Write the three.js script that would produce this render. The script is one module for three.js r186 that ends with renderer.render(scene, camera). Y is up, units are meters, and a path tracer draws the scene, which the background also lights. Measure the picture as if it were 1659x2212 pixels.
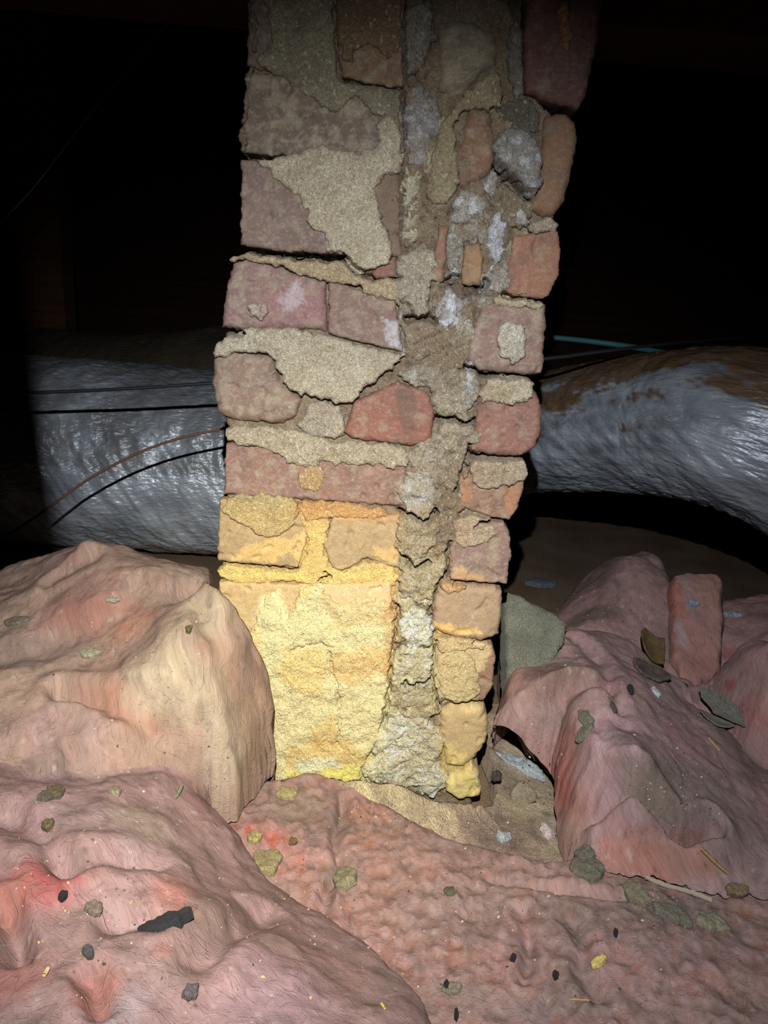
import * as THREE from 'three';
import { RoundedBoxGeometry } from 'three/addons/geometries/RoundedBoxGeometry.js';
import { mergeGeometries } from 'three/addons/utils/BufferGeometryUtils.js';

// ---------------------------------------------------------------- camera, light, exposure
const scene = new THREE.Scene();
scene.background = new THREE.Color(0x000000);
const FOCAL = 1640, PITCH = 16 * Math.PI / 180, ROLL = 5 * Math.PI / 180, EYE = new THREE.Vector3(0, 0.565, 0.78);
const camera = new THREE.PerspectiveCamera(2 * Math.atan(1106 / FOCAL) * 180 / Math.PI, 1659 / 2212, 0.02, 30);
camera.position.copy(EYE);
camera.rotation.order = 'YXZ';
camera.rotation.set(-PITCH, 0, ROLL);
camera.updateMatrixWorld(true);
scene.add(camera);

const renderer = new THREE.WebGLRenderer({ antialias: true });
renderer.toneMapping = THREE.LinearToneMapping;
renderer.toneMappingExposure = 1.0;
renderer.shadowMap.enabled = true;

// a hand torch held a little above the lens: warm hot spot inside a cooler, wide spill
function torch(color, intensity, angle, penumbra, aim) {
  const l = new THREE.SpotLight(color, intensity, 0, angle * Math.PI / 180, penumbra, 2);
  l.position.set(-0.02, 0.735, 0.8);
  l.target.position.set(...aim);
  l.castShadow = true; l.shadow.radius = 0.2; l.shadow.mapSize.set(2048, 2048);
  scene.add(l, l.target);
}
torch(new THREE.Color(1.0, 0.90, 0.62), 3.5, 25, 1, [-0.10, 0.07, 0.0]);
torch(new THREE.Color(0.90, 0.93, 1.0), 4.6, 44.5, 1, [-0.02, 0.19, 0.04]);

// ---------------------------------------------------------------- helpers
let seedState = 12345;
const rnd = () => { seedState = (seedState * 1664525 + 1013904223) >>> 0; return seedState / 4294967296; };
const rr = (a, b) => a + (b - a) * rnd();
const clamp = (x, a, b) => x < a ? a : x > b ? b : x;
const sstep = (a, b, x) => { const t = clamp((x - a) / (b - a), 0, 1); return t * t * (3 - 2 * t); };
const mix = (a, b, t) => a + (b - a) * t;
const PERM = new Uint8Array(512);
{ const p = [...Array(256).keys()]; for (let i = 255; i > 0; i--) { const j = Math.floor(rnd() * (i + 1)); [p[i], p[j]] = [p[j], p[i]]; } for (let i = 0; i < 512; i++) PERM[i] = p[i & 255]; }
const G2 = [...Array(16).keys()].map(i => [Math.cos(i * Math.PI / 8), Math.sin(i * Math.PI / 8)]);
function noise(x, y, s = 0) {           // gradient noise, about -1..1
  x += s * 17.31; y += s * 9.77;
  const xi = Math.floor(x), yi = Math.floor(y), fx = x - xi, fy = y - yi;
  const u = fx * fx * fx * (fx * (fx * 6 - 15) + 10), v = fy * fy * fy * (fy * (fy * 6 - 15) + 10);
  const h = (i, j) => G2[PERM[PERM[(xi + i) & 255] + ((yi + j) & 255)] & 15];
  const a = h(0, 0), b = h(1, 0), c = h(0, 1), d = h(1, 1);
  return 1.5 * mix(mix(a[0] * fx + a[1] * fy, b[0] * (fx - 1) + b[1] * fy, u), mix(c[0] * fx + c[1] * (fy - 1), d[0] * (fx - 1) + d[1] * (fy - 1), u), v);
}
function fbm(x, y, oct = 4, s = 0) { let a = 0, k = 0.5; for (let i = 0; i < oct; i++) { a += k * noise(x, y, s + i); x *= 2.03; y *= 2.03; k *= 0.5; } return a; }
function ridge(x, y, oct = 3, s = 0) { let a = 0, k = 0.5; for (let i = 0; i < oct; i++) { a += k * (1 - 2 * Math.abs(noise(x, y, s + i))); x *= 2.1; y *= 2.1; k *= 0.5; } return a; }
function cells(x, y, s = 0) {           // distance to the nearest two cell seeds
  const xi = Math.floor(x), yi = Math.floor(y); let d1 = 9, d2 = 9, id = 0;
  for (let i = -1; i < 2; i++) for (let j = -1; j < 2; j++) {
    const h = PERM[PERM[(xi + i + s * 7) & 255] + ((yi + j) & 255)], h2 = PERM[(h + 91) & 255];
    const d = Math.hypot(xi + i + h / 255 - x, yi + j + h2 / 255 - y);
    if (d < d1) { d2 = d1; d1 = d; id = h; } else if (d < d2) d2 = d;
  }
  return [d1, d2, id];
}
const lin = c => { c /= 255; return c <= 0.04045 ? c / 12.92 : ((c + 0.055) / 1.055) ** 2.4; };
const C = (r, g, b) => [lin(r), lin(g), lin(b)];
const mixC = (a, b, t) => [mix(a[0], b[0], t), mix(a[1], b[1], t), mix(a[2], b[2], t)];
const mul = (a, k) => [a[0] * k, a[1] * k, a[2] * k];

// measuring the place: where a sight line through a point of the photograph meets a plane of the scene
const RIGHT = new THREE.Vector3().setFromMatrixColumn(camera.matrixWorld, 0), UP = new THREE.Vector3().setFromMatrixColumn(camera.matrixWorld, 1), BACK = new THREE.Vector3().setFromMatrixColumn(camera.matrixWorld, 2);
const sight = (px, py) => RIGHT.clone().multiplyScalar((px - 829.5) / FOCAL).addScaledVector(UP, -(py - 1106) / FOCAL).sub(BACK);
const onZ = (px, py, z = 0) => { const d = sight(px, py); return EYE.clone().addScaledVector(d, (z - EYE.z) / d.z); };
const onY = (px, py, y = 0) => { const d = sight(px, py); return EYE.clone().addScaledVector(d, (y - EYE.y) / d.y); };
const F = pts => pts.map(([x, y]) => { const p = onZ(x, y, 0); return [p.x, p.y]; });          // chimney front face, metres
const caster = new THREE.Raycaster();
function hit(meshes, px, py) { caster.set(EYE, sight(px, py).normalize()); const h = caster.intersectObjects(meshes, false)[0]; return h ? h.point : null; }
function drop(meshes, x, z) { caster.set(new THREE.Vector3(x, 1.2, z), new THREE.Vector3(0, -1, 0)); const h = caster.intersectObjects(meshes, false)[0]; return h ? h.point.y : null; }

const taken = {};
function numbered(name) { const n = taken[name] = (taken[name] ?? -1) + 1; return n ? `${name}_${String(n).padStart(3, '0')}` : name; }
function finish(o) { o.traverse(m => { if (m.isMesh) { m.castShadow = true; m.receiveShadow = true; } }); return o; }
function top(o, name, label, category, group, kind) {
  o.name = numbered(name); o.userData = { label, category };
  if (group) o.userData.group = group; if (kind) o.userData.kind = kind;
  scene.add(o); return finish(o);
}
function structure(o, name, label) { o.name = name; o.userData = { kind: 'structure', label }; scene.add(o); return finish(o); }
function part(parent, name, geo, mat, label) { const m = new THREE.Mesh(geo, mat); m.name = name; if (label) m.userData.label = label; m.castShadow = m.receiveShadow = true; parent.add(m); return m; }

// polygon distance (positive inside)
function inside(poly) {
  const n = poly.length, ax = [], ay = [], bx = [], by = [], il = [];
  for (let i = 0; i < n; i++) { const p = poly[i], q = poly[(i + 1) % n]; ax.push(p[0]); ay.push(p[1]); bx.push(q[0] - p[0]); by.push(q[1] - p[1]); il.push(1 / Math.max(1e-12, (q[0] - p[0]) ** 2 + (q[1] - p[1]) ** 2)); }
  return (x, y) => {
    let d = 1e9, c = false;
    for (let i = 0; i < n; i++) {
      const wx = x - ax[i], wy = y - ay[i], t = clamp((wx * bx[i] + wy * by[i]) * il[i], 0, 1), ex = wx - bx[i] * t, ey = wy - by[i] * t, e = ex * ex + ey * ey;
      if (e < d) d = e;
      const y1 = ay[i], y2 = y1 + by[i];
      if ((y1 > y) !== (y2 > y) && x < ax[i] + bx[i] * (y - y1) / by[i]) c = !c;
    }
    d = Math.sqrt(d); return c ? d : -d;
  };
}
const dome = (s, r) => s >= r ? 0 : Math.sqrt(Math.max(0, r * r - (r - s) * (r - s))) - r;      // 0 on top, -r at the rim
function smooth(poly, n = 3) { const c = new THREE.CatmullRomCurve3(poly.map(p => new THREE.Vector3(p[0], p[1], 0)), true, 'centripetal'); return c.getSpacedPoints(poly.length * n).slice(0, -1).map(p => [p.x, p.y]); }

// A solid relief: the region of a polygon on a fine grid, raised by height(u, v, s), with a wall down to `back`.
// place(u, v, h) turns plan and height into a point; color(u, v, s, h) gives linear rgb.
function relief(poly, { cell = 0.0016, edge = 0, edgeFreq = 150, seed = 0, height, color, back, sdf, place = (u, v, h) => [u, v, h], uvScale = 1 }) {
  let u0 = 1e9, u1 = -1e9, v0 = 1e9, v1 = -1e9;
  for (const [u, v] of poly) { u0 = Math.min(u0, u); u1 = Math.max(u1, u); v0 = Math.min(v0, v); v1 = Math.max(v1, v); }
  u0 -= edge + cell; v0 -= edge + cell; u1 += edge + cell; v1 += edge + cell;
  const nu = Math.ceil((u1 - u0) / cell) + 1, nv = Math.ceil((v1 - v0) / cell) + 1, sd = sdf || inside(poly);
  const S = new Float32Array(nu * nv);
  for (let j = 0; j < nv; j++) for (let i = 0; i < nu; i++) {
    const u = u0 + i * cell, v = v0 + j * cell; let s = sd(u, v);
    if (!sdf && edge && Math.abs(s) < 4 * edge) s += edge * (fbm(u * edgeFreq, v * edgeFreq, 3, seed + 3) * 1.6);
    S[j * nu + i] = s;
  }
  const pos = [], col = [], uv = [], plan = [], idx = [], key = new Map(), rim = [];
  const put = (u, v, s) => {
    const h = height(u, v, Math.max(0, s)), p = place(u, v, h), c = color ? color(u, v, Math.max(0, s), h) : [1, 1, 1];
    pos.push(p[0], p[1], p[2]); col.push(c[0], c[1], c[2]); uv.push(u + 0.6 * h, v - 0.8 * h); plan.push(u, v); return pos.length / 3 - 1;
  };
  const node = n => { let k = key.get(n); if (k === undefined) { k = put(u0 + (n % nu) * cell, v0 + Math.floor(n / nu) * cell, S[n]); key.set(n, k); } return k; };
  const cut = (a, b) => {
    if (a > b) [a, b] = [b, a]; const kk = a * 4194304 + b; let k = key.get(-kk);
    if (k === undefined) { const t = clamp(S[a] / (S[a] - S[b]), 0.02, 0.98), ua = a % nu, va = Math.floor(a / nu), ub = b % nu, vb = Math.floor(b / nu); k = put(u0 + mix(ua, ub, t) * cell, v0 + mix(va, vb, t) * cell, 0); key.set(-kk, k); }
    return k;
  };
  const tri = (a, b, c) => {
    const ia = S[a] > 0, ib = S[b] > 0, ic = S[c] > 0, n = ia + ib + ic;
    if (n === 0) return;
    if (n === 3) { idx.push(node(a), node(b), node(c)); return; }
    while (!((n === 1 && S[a] > 0) || (n === 2 && S[a] <= 0))) [a, b, c] = [b, c, a];
    const p = cut(a, b), q = cut(a, c);
    if (n === 1) { idx.push(node(a), p, q); rim.push([p, q]); }
    else { const nb = node(b), nc = node(c); idx.push(p, nb, nc, p, nc, q); rim.push([q, p]); }
  };
  for (let j = 0; j + 1 < nv; j++) for (let i = 0; i + 1 < nu; i++) { const a = j * nu + i, b = a + 1, c = a + nu, d = c + 1; if ((i + j) & 1) { tri(a, b, c); tri(b, d, c); } else { tri(a, b, d); tri(a, d, c); } }
  if (back !== undefined) {
    const low = new Map(), inv = new Map();
    const under = k => { let l = low.get(k); if (l === undefined) { const u = plan[2 * k], v = plan[2 * k + 1], b = typeof back === 'function' ? back(u, v) : back, p = place(u, v, b); pos.push(p[0], p[1], p[2]); col.push(col[3 * k], col[3 * k + 1], col[3 * k + 2]); uv.push(u + 0.6 * b, v - 0.8 * b); l = pos.length / 3 - 1; low.set(k, l); } return l; };
    for (const [p, q] of rim) { const a = under(p), b = under(q); idx.push(p, a, b, p, b, q); }
  }
  const g = new THREE.BufferGeometry();
  g.setAttribute('position', new THREE.Float32BufferAttribute(pos, 3));
  g.setAttribute('uv', new THREE.Float32BufferAttribute(uv, 2));
  g.setAttribute('color', new THREE.Float32BufferAttribute(col, 3));
  g.setIndex(idx); g.computeVertexNormals();
  return g;
}
const flat = (u, v, h) => [u, h, -v];              // plan relief: u = x, v = -z, height = y

function dataTexture(n, fn, srgb, repeat) {
  const a = new Uint8Array(n * n * 4);
  for (let j = 0; j < n; j++) for (let i = 0; i < n; i++) { const c = fn(i / n, j / n), k = 4 * (j * n + i); a[k] = clamp(c[0], 0, 1) * 255; a[k + 1] = clamp(c[1], 0, 1) * 255; a[k + 2] = clamp(c[2], 0, 1) * 255; a[k + 3] = 255; }
  const t = new THREE.DataTexture(a, n, n, THREE.RGBAFormat); t.wrapS = t.wrapT = THREE.RepeatWrapping; t.magFilter = THREE.LinearFilter; t.minFilter = THREE.LinearFilter; t.repeat.set(repeat, repeat);
  if (srgb) t.colorSpace = THREE.SRGBColorSpace; t.needsUpdate = true; return t;
}
// sand grain (mortar), fired clay grain (brick), glass fibre mat (insulation)
const grainField = (() => { const n = 512, a = new Float32Array(n * n); for (let i = 0; i < n * n; i++) a[i] = rnd(); const b = new Float32Array(n * n); for (let j = 0; j < n; j++) for (let i = 0; i < n; i++) { let s = 0; for (let y = -1; y < 2; y++) for (let x = -1; x < 2; x++) s += a[((j + y + n) % n) * n + (i + x + n) % n]; b[j * n + i] = s / 9; } return { n, a, b }; })();
const gb = (x, y) => grainField.b[(Math.floor(y * 512) & 511) * 512 + (Math.floor(x * 512) & 511)], ga = (x, y) => grainField.a[(Math.floor(y * 512) & 511) * 512 + (Math.floor(x * 512) & 511)];
const sandMap = dataTexture(512, (x, y) => { const g = gb(x, y), r = ga(x, y); let k = 0.84 + (g - 0.5) * 0.75; if (r > 0.985) k += 0.16; if (r < 0.02) k -= 0.3; return [k, k * 0.995, k * 0.98]; }, true, 1 / 0.13);
const sandBump = dataTexture(512, (x, y) => { const g = 0.5 + (gb(x, y) - 0.5) * 1.9; return [g, g, g]; }, false, 1 / 0.13);
const clayMap = dataTexture(512, (x, y) => { const g = gb(x, y), r = ga(x, y); let k = 0.88 + (g - 0.5) * 0.4; if (r > 0.992) k += 0.14; return [k, k, k]; }, true, 1 / 0.16);
const clayBump = dataTexture(512, (x, y) => { const g = 0.5 + (gb(x, y) - 0.5) * 1.2; return [g, g, g]; }, false, 1 / 0.16);
function fibreCanvas(n, count, lo, hi, bg) {
  const c = document.createElement('canvas'); c.width = c.height = n; const x = c.getContext('2d');
  x.fillStyle = `rgb(${bg},${bg},${bg})`; x.fillRect(0, 0, n, n);
  for (let i = 0; i < count; i++) {
    const g = Math.round(rr(lo, hi)), px = rr(0, n), py = rr(0, n), a = rr(-0.9, 0.9) + (rnd() < 0.25 ? 1.5 : 0), l = rr(6, 42), k = rr(-10, 10);
    x.strokeStyle = `rgba(${g},${g},${g},${rr(0.15, 0.55).toFixed(2)})`; x.lineWidth = rr(0.5, 1.6);
    for (const ox of [-n, 0, n]) for (const oy of [-n, 0, n]) {
      const qx = px + ox, qy = py + oy; if (qx < -60 || qy < -60 || qx > n + 60 || qy > n + 60) continue;
      x.beginPath(); x.moveTo(qx, qy); x.quadraticCurveTo(qx + Math.cos(a) * l / 2 - Math.sin(a) * k, qy + Math.sin(a) * l / 2 + Math.cos(a) * k, qx + Math.cos(a) * l, qy + Math.sin(a) * l); x.stroke();
    }
  }
  return c;
}
function canvasTexture(c, srgb, repeat) { const t = new THREE.CanvasTexture(c); t.wrapS = t.wrapT = THREE.RepeatWrapping; if (srgb) t.colorSpace = THREE.SRGBColorSpace; t.repeat.set(repeat, repeat); return t; }
const fibreMap = canvasTexture(fibreCanvas(1024, 20000, 130, 255, 210), true, 1 / 0.3);
const fibreBump = canvasTexture(fibreCanvas(1024, 16000, 40, 255, 128), false, 1 / 0.3);

const std = o => new THREE.MeshStandardMaterial({ roughness: 0.95, ...o });
const mortarMat = std({ vertexColors: true, map: sandMap, bumpMap: sandBump, bumpScale: 0.0012 });
const brickMat = std({ vertexColors: true, map: clayMap, bumpMap: clayBump, bumpScale: 0.0005, roughness: 0.85 });
const woolMat = new THREE.MeshPhysicalMaterial({ vertexColors: true, map: fibreMap, bumpMap: fibreBump, bumpScale: 0.0022, roughness: 1, specularIntensity: 0.2 });
const dirtMat = std({ vertexColors: true, map: sandMap, bumpMap: sandBump, bumpScale: 0.0018, roughness: 1 });

// ---------------------------------------------------------------- the attic shell
const woodMap = (() => { const c = document.createElement('canvas'); c.width = c.height = 512; const x = c.getContext('2d'); x.fillStyle = 'rgb(215,205,195)'; x.fillRect(0, 0, 512, 512); for (let i = 0; i < 900; i++) { const y = rr(0, 512), g = Math.round(rr(120, 240)); x.strokeStyle = `rgba(${g},${Math.round(g * 0.93)},${Math.round(g * 0.85)},0.25)`; x.lineWidth = rr(0.5, 2.5); x.beginPath(); x.moveTo(0, y); x.bezierCurveTo(170, y + rr(-6, 6), 340, y + rr(-6, 6), 512, y); x.stroke(); } return canvasTexture(c, true, 1); })();
const timber = std({ map: woodMap, color: new THREE.Color().setRGB(...C(122, 84, 56)) });
const deckMat = std({ map: woodMap, color: new THREE.Color().setRGB(...C(96, 68, 48)) });
const box = (w, h, d, x, y, z) => new THREE.BoxGeometry(w, h, d).translate(x, y, z);
const FLOOR = -0.03;
{
  // dusty ceiling boards that serve as the attic floor
  const dusty = std({ vertexColors: true, map: sandMap, bumpMap: sandBump, bumpScale: 0.001, roughness: 1 });
  const g = relief([[-2.6, -1.6], [2.6, -1.6], [2.6, 3.2], [-2.6, 3.2]], { cell: 0.02, height: (u, v) => FLOOR - 0.004 + 0.004 * fbm(u * 6, v * 6, 3), back: FLOOR - 0.06, place: flat, color: (u, v) => mixC(C(116, 88, 66), C(150, 128, 104), clamp(0.5 + 0.9 * fbm(u * 9, v * 9, 4, 5), 0, 1)) });
  structure(new THREE.Mesh(g, dusty), 'floor', 'dusty brown attic floor boards');
  for (const [n, gx] of [['wall_left', -2.65], ['wall_right', 2.65]]) structure(new THREE.Mesh(box(0.1, 2.6, 4.9, gx, 1.2, -0.8), deckMat), n, 'dark timber end wall of the attic');
  structure(new THREE.Mesh(box(5.4, 2.6, 0.1, 0, 1.2, -3.25), deckMat), 'wall_back', 'dark timber wall behind the ducts');
  structure(new THREE.Mesh(box(5.4, 2.6, 0.1, 0, 1.2, 1.65), deckMat), 'wall_front', 'dark timber wall behind the photographer');
  structure(new THREE.Mesh(box(5.4, 0.06, 5, 0, 1.95, -0.8), deckMat), 'ceiling', 'dark roof boarding overhead');
}

// ---------------------------------------------------------------- the brick chimney
// Traced outlines are points of the photograph laid out on the chimney's front face (the plane z = 0) in metres.
const chimney = new THREE.Group();
const TAN = C(176, 163, 138), TAN2 = C(150, 134, 110), UMBER = C(112, 92, 70), PALE = C(196, 194, 190), CHALK = C(214, 218, 222);
const PURPLE = C(150, 104, 98), PURPLE2 = C(134, 96, 92), RED = C(158, 88, 76), REDDARK = C(138, 62, 54), ORANGE = C(176, 106, 66), CLAY = C(158, 108, 76);
const YELLOW = C(238, 216, 132), CREAM = C(228, 220, 170), OCHRE = C(222, 176, 88), RUST = C(196, 128, 62), SULPHUR = C(232, 218, 96);

// stains and deposits on the face: [outline, colour, strength, raggedness in m, spots per m]
const stains = [
  // the yellow leaching salt, from the joint under the stretcher course down to the floor
  [[[440, 1224], [640, 1236], [860, 1222], [868, 1260], [850, 1400], [850, 1520], [800, 1640], [760, 1760], [560, 1760], [440, 1400]], C(230, 202, 132), 0.5, 0.010, 30],
  [[[452, 1222], [560, 1232], [700, 1246], [852, 1222], [868, 1256], [640, 1262], [452, 1252]], OCHRE, 0.4, 0.004, 60],
  [[[452, 1218], [700, 1240], [850, 1226], [850, 1250], [640, 1252], [452, 1246]], YELLOW, 0.6, 0.003, 90],
  [[[560, 1300], [600, 1262], [625, 1330], [690, 1258], [720, 1350], [860, 1340], [850, 1440], [840, 1640], [770, 1720], [560, 1720], [560, 1400]], CREAM, 0.78, 0.007, 50],
  [[[690, 1262], [850, 1258], [858, 1330], [800, 1350], [700, 1330]], C(214, 190, 150), 0.5, 0.006, 60],
  [[[610, 1400], [700, 1392], [700, 1500], [640, 1510], [600, 1440]], C(226, 182, 88), 0.5, 0.009, 40],
  [[[712, 1400], [845, 1385], [842, 1440], [740, 1480], [712, 1450]], C(222, 170, 96), 0.6, 0.009, 45],
  [[[660, 1560], [720, 1545], [735, 1600], [680, 1620]], OCHRE, 0.55, 0.009, 40],
  [[[616, 1600], [760, 1590], [800, 1640], [740, 1660], [620, 1650]], C(224, 178, 92), 0.6, 0.009, 45],
  [[[622, 1655], [780, 1648], [778, 1690], [710, 1722], [640, 1700]], SULPHUR, 0.8, 0.008, 45],
  [[[640, 1640], [720, 1626], [740, 1650], [650, 1668]], C(236, 236, 206), 0.85, 0.006, 60],
  [[[650, 1690], [720, 1690], [715, 1730], [680, 1722]], C(240, 240, 205), 0.8, 0.006, 60],
  [[[826, 1330], [856, 1260], [866, 1300], [848, 1400], [844, 1470], [828, 1470]], RUST, 0.5, 0.006, 70],
  [[[640, 1086], [868, 1112], [868, 1128], [700, 1126], [640, 1112]], RUST, 0.35, 0.005, 70],
  [[[540, 1170], [640, 1160], [655, 1180], [600, 1210], [500, 1212]], C(224, 184, 104), 0.65, 0.007, 60],
  [[[640, 1150], [715, 1120], [702, 1180], [720, 1240], [640, 1240]], C(236, 200, 120), 0.7, 0.006, 70],
  [[[800, 1180], [865, 1185], [865, 1215], [820, 1212]], C(220, 180, 104), 0.55, 0.006, 70],
  [[[440, 1084], [640, 1090], [868, 1116], [868, 1250], [440, 1240]], C(206, 172, 110), 0.42, 0.012, 34],
  // right hand bricks
  [[[930, 1255], [1090, 1262], [1088, 1300], [1084, 1400], [1040, 1400], [930, 1380]], C(188, 156, 120), 0.4, 0.009, 35],
  [[[930, 1372], [1050, 1385], [1062, 1410], [1020, 1460], [1035, 1530], [930, 1530]], C(216, 196, 144), 0.65, 0.007, 60],
  [[[940, 1345], [1010, 1350], [1040, 1366], [940, 1376]], C(240, 196, 104), 0.65, 0.006, 60],
  [[[935, 1525], [1060, 1525], [1060, 1670], [945, 1670]], C(198, 170, 118), 0.55, 0.008, 40],
  [[[950, 1600], [1010, 1620], [1040, 1720], [960, 1720]], C(218, 198, 116), 0.55, 0.008, 50],
  [[[990, 1030], [1015, 1020], [1020, 1080], [995, 1090]], C(178, 122, 72), 0.55, 0.006, 60],
  [[[1085, 1060], [1125, 1040], [1118, 1120], [1090, 1110]], C(180, 122, 76), 0.5, 0.006, 60],
  [[[975, 1225], [1050, 1235], [1050, 1262], [965, 1256]], C(214, 170, 110), 0.5, 0.007, 60],
  // darker brown patches
  [[[815, 385], [870, 360], [880, 540], [850, 560], [820, 470]], UMBER, 0.85, 0.007, 60],
  [[[900, 380], [935, 370], [940, 520], [905, 545]], C(120, 104, 80), 0.7, 0.006, 60],
  [[[880, 690], [1000, 740], [1010, 800], [940, 860], [880, 800]], C(128, 108, 84), 0.6, 0.008, 50],
  [[[965, 610], [1050, 600], [1040, 660], [985, 660]], C(96, 80, 64), 0.75, 0.006, 60],
  [[[862, 838], [900, 842], [905, 960], [868, 960]], C(96, 78, 60), 0.65, 0.007, 50],
  [[[930, 1000], [1000, 1000], [985, 1150], [940, 1200], [925, 1100]], C(126, 108, 86), 0.55, 0.008, 50],
  // lime bloom
  [[[600, 640], [650, 610], [660, 660], [620, 680]], C(206, 202, 206), 0.55, 0.010, 70],
  [[[830, 690], [872, 700], [868, 760], [845, 745]], CHALK, 0.45, 0.010, 80],
  [[[540, 640], [700, 600], [720, 700], [560, 712]], C(150, 96, 96), 0.35, 0.008, 30],
  [[[860, 1080], [905, 1060], [930, 1010], [915, 1090]], C(170, 168, 170), 0.5, 0.008, 60],
].map(([p, c, k, e, f], i) => { const poly = F(p), xs = poly.map(q => q[0]), ys = poly.map(q => q[1]); return { sd: inside(poly), c, k, e, f, i, x0: Math.min(...xs) - 2 * e, x1: Math.max(...xs) + 2 * e, y0: Math.min(...ys) - 2 * e, y1: Math.max(...ys) + 2 * e }; });
function stain(c, u, v, keep = 0) {
  for (const s of stains) {
    if (u < s.x0 || u > s.x1 || v < s.y0 || v > s.y1) continue;
    const d = s.sd(u, v) + s.e * 1.5 * fbm(u * s.f, v * s.f, 4, s.i) + s.e * 0.6 * noise(u * 420, v * 420, s.i), k = s.k * sstep(-s.e * 0.25, s.e * 0.45, d) * (1 - keep);
    if (k > 0) c = mixC(c, s.c, k * clamp(0.85 + 0.45 * fbm(u * 130, v * 130, 3, s.i + 9), 0, 1));
  }
  return c;
}
// open cracks and gaps in the mortar: [points of the photograph, half width in m, depth]
const cracks = [
  [[[520, 534], [560, 542], [620, 548], [700, 557], [742, 553]], 0.0042, 0.03], [[[474, 712], [500, 720], [525, 722]], 0.003, 0.02], [[[466, 1215], [560, 1226], [642, 1233]], 0.002, 0.012], [[[700, 1236], [716, 1248], [690, 1256]], 0.0016, 0.01],
  [[[745, 560], [790, 598], [830, 590], [860, 600]], 0.003, 0.014], [[[862, 1300], [848, 1400], [842, 1480], [830, 1560]], 0.002, 0.012], [[[940, 1380], [935, 1450], [948, 1530]], 0.0018, 0.012], [[[1030, 1388], [1060, 1386], [1090, 1372]], 0.004, 0.03],
  [[[985, 1522], [1050, 1518]], 0.003, 0.02], [[[930, 1556], [985, 1522]], 0.002, 0.012], [[[985, 1258], [1090, 1264]], 0.0028, 0.03], [[[1030, 1136], [1060, 1124], [1100, 1124]], 0.003, 0.02], [[[1010, 984], [1080, 990], [1140, 986]], 0.003, 0.02], [[[1005, 790], [1040, 806], [1075, 812], [1160, 816]], 0.003, 0.02], [[[1085, 634], [1180, 654]], 0.003, 0.02],
  [[[875, 690], [905, 688], [930, 685], [940, 700]], 0.003, 0.018], [[[935, 906], [975, 904], [1000, 914], [1030, 908]], 0.003, 0.018], [[[860, 1104], [890, 1112], [915, 1126], [940, 1106]], 0.0028, 0.016], [[[862, 1196], [900, 1226], [925, 1210]], 0.003, 0.016], [[[872, 1474], [900, 1480], [935, 1462]], 0.003, 0.016], [[[1018, 960], [1002, 1010], [985, 1060]], 0.002, 0.012],
  [[[712, 1405], [718, 1450], [735, 1505], [732, 1600]], 0.0014, 0.0045], [[[630, 1404], [680, 1386], [720, 1392]], 0.0012, 0.003], [[[738, 170], [800, 181], [865, 196]], 0.002, 0.012], [[[522, 334], [560, 339], [600, 338]], 0.0032, 0.02], [[[870, -40], [874, 150], [868, 200], [872, 330]], 0.002, 0.01], [[[1062, 348], [1100, 394], [1150, 430]], 0.004, 0.02], [[[955, 606], [985, 598], [1040, 625], [1050, 606]], 0.003, 0.014],
  [[[940, 1272], [930, 1320], [936, 1372]], 0.0018, 0.012], [[[972, 1170], [968, 1230], [945, 1268]], 0.0022, 0.014],
].map(([l, w, d]) => { const p = F(l), xs = p.map(q => q[0]), ys = p.map(q => q[1]); return { p, w, d, x0: Math.min(...xs) - 0.01, x1: Math.max(...xs) + 0.01, y0: Math.min(...ys) - 0.01, y1: Math.max(...ys) + 0.01 }; });
function carve(u, v) {
  let h = 0;
  for (const k of cracks) {
    if (u < k.x0 || u > k.x1 || v < k.y0 || v > k.y1) continue;
    const a = u + 0.006 * fbm(u * 90, v * 90, 4, 77), b = v + 0.006 * fbm(u * 90, v * 90, 4, 78); let d = 1;
    for (let i = 0; i + 1 < k.p.length; i++) { const ax = k.p[i][0], ay = k.p[i][1], bx = k.p[i + 1][0] - ax, by = k.p[i + 1][1] - ay, t = clamp(((a - ax) * bx + (b - ay) * by) / (bx * bx + by * by), 0, 1); d = Math.min(d, Math.hypot(a - ax - bx * t, b - ay - by * t)); }
    h = Math.max(h, k.d * (1 - sstep(k.w * 0.45, k.w * 1.05, d)));
  }
  return h;
}
const NB = { n: 0 };
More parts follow.
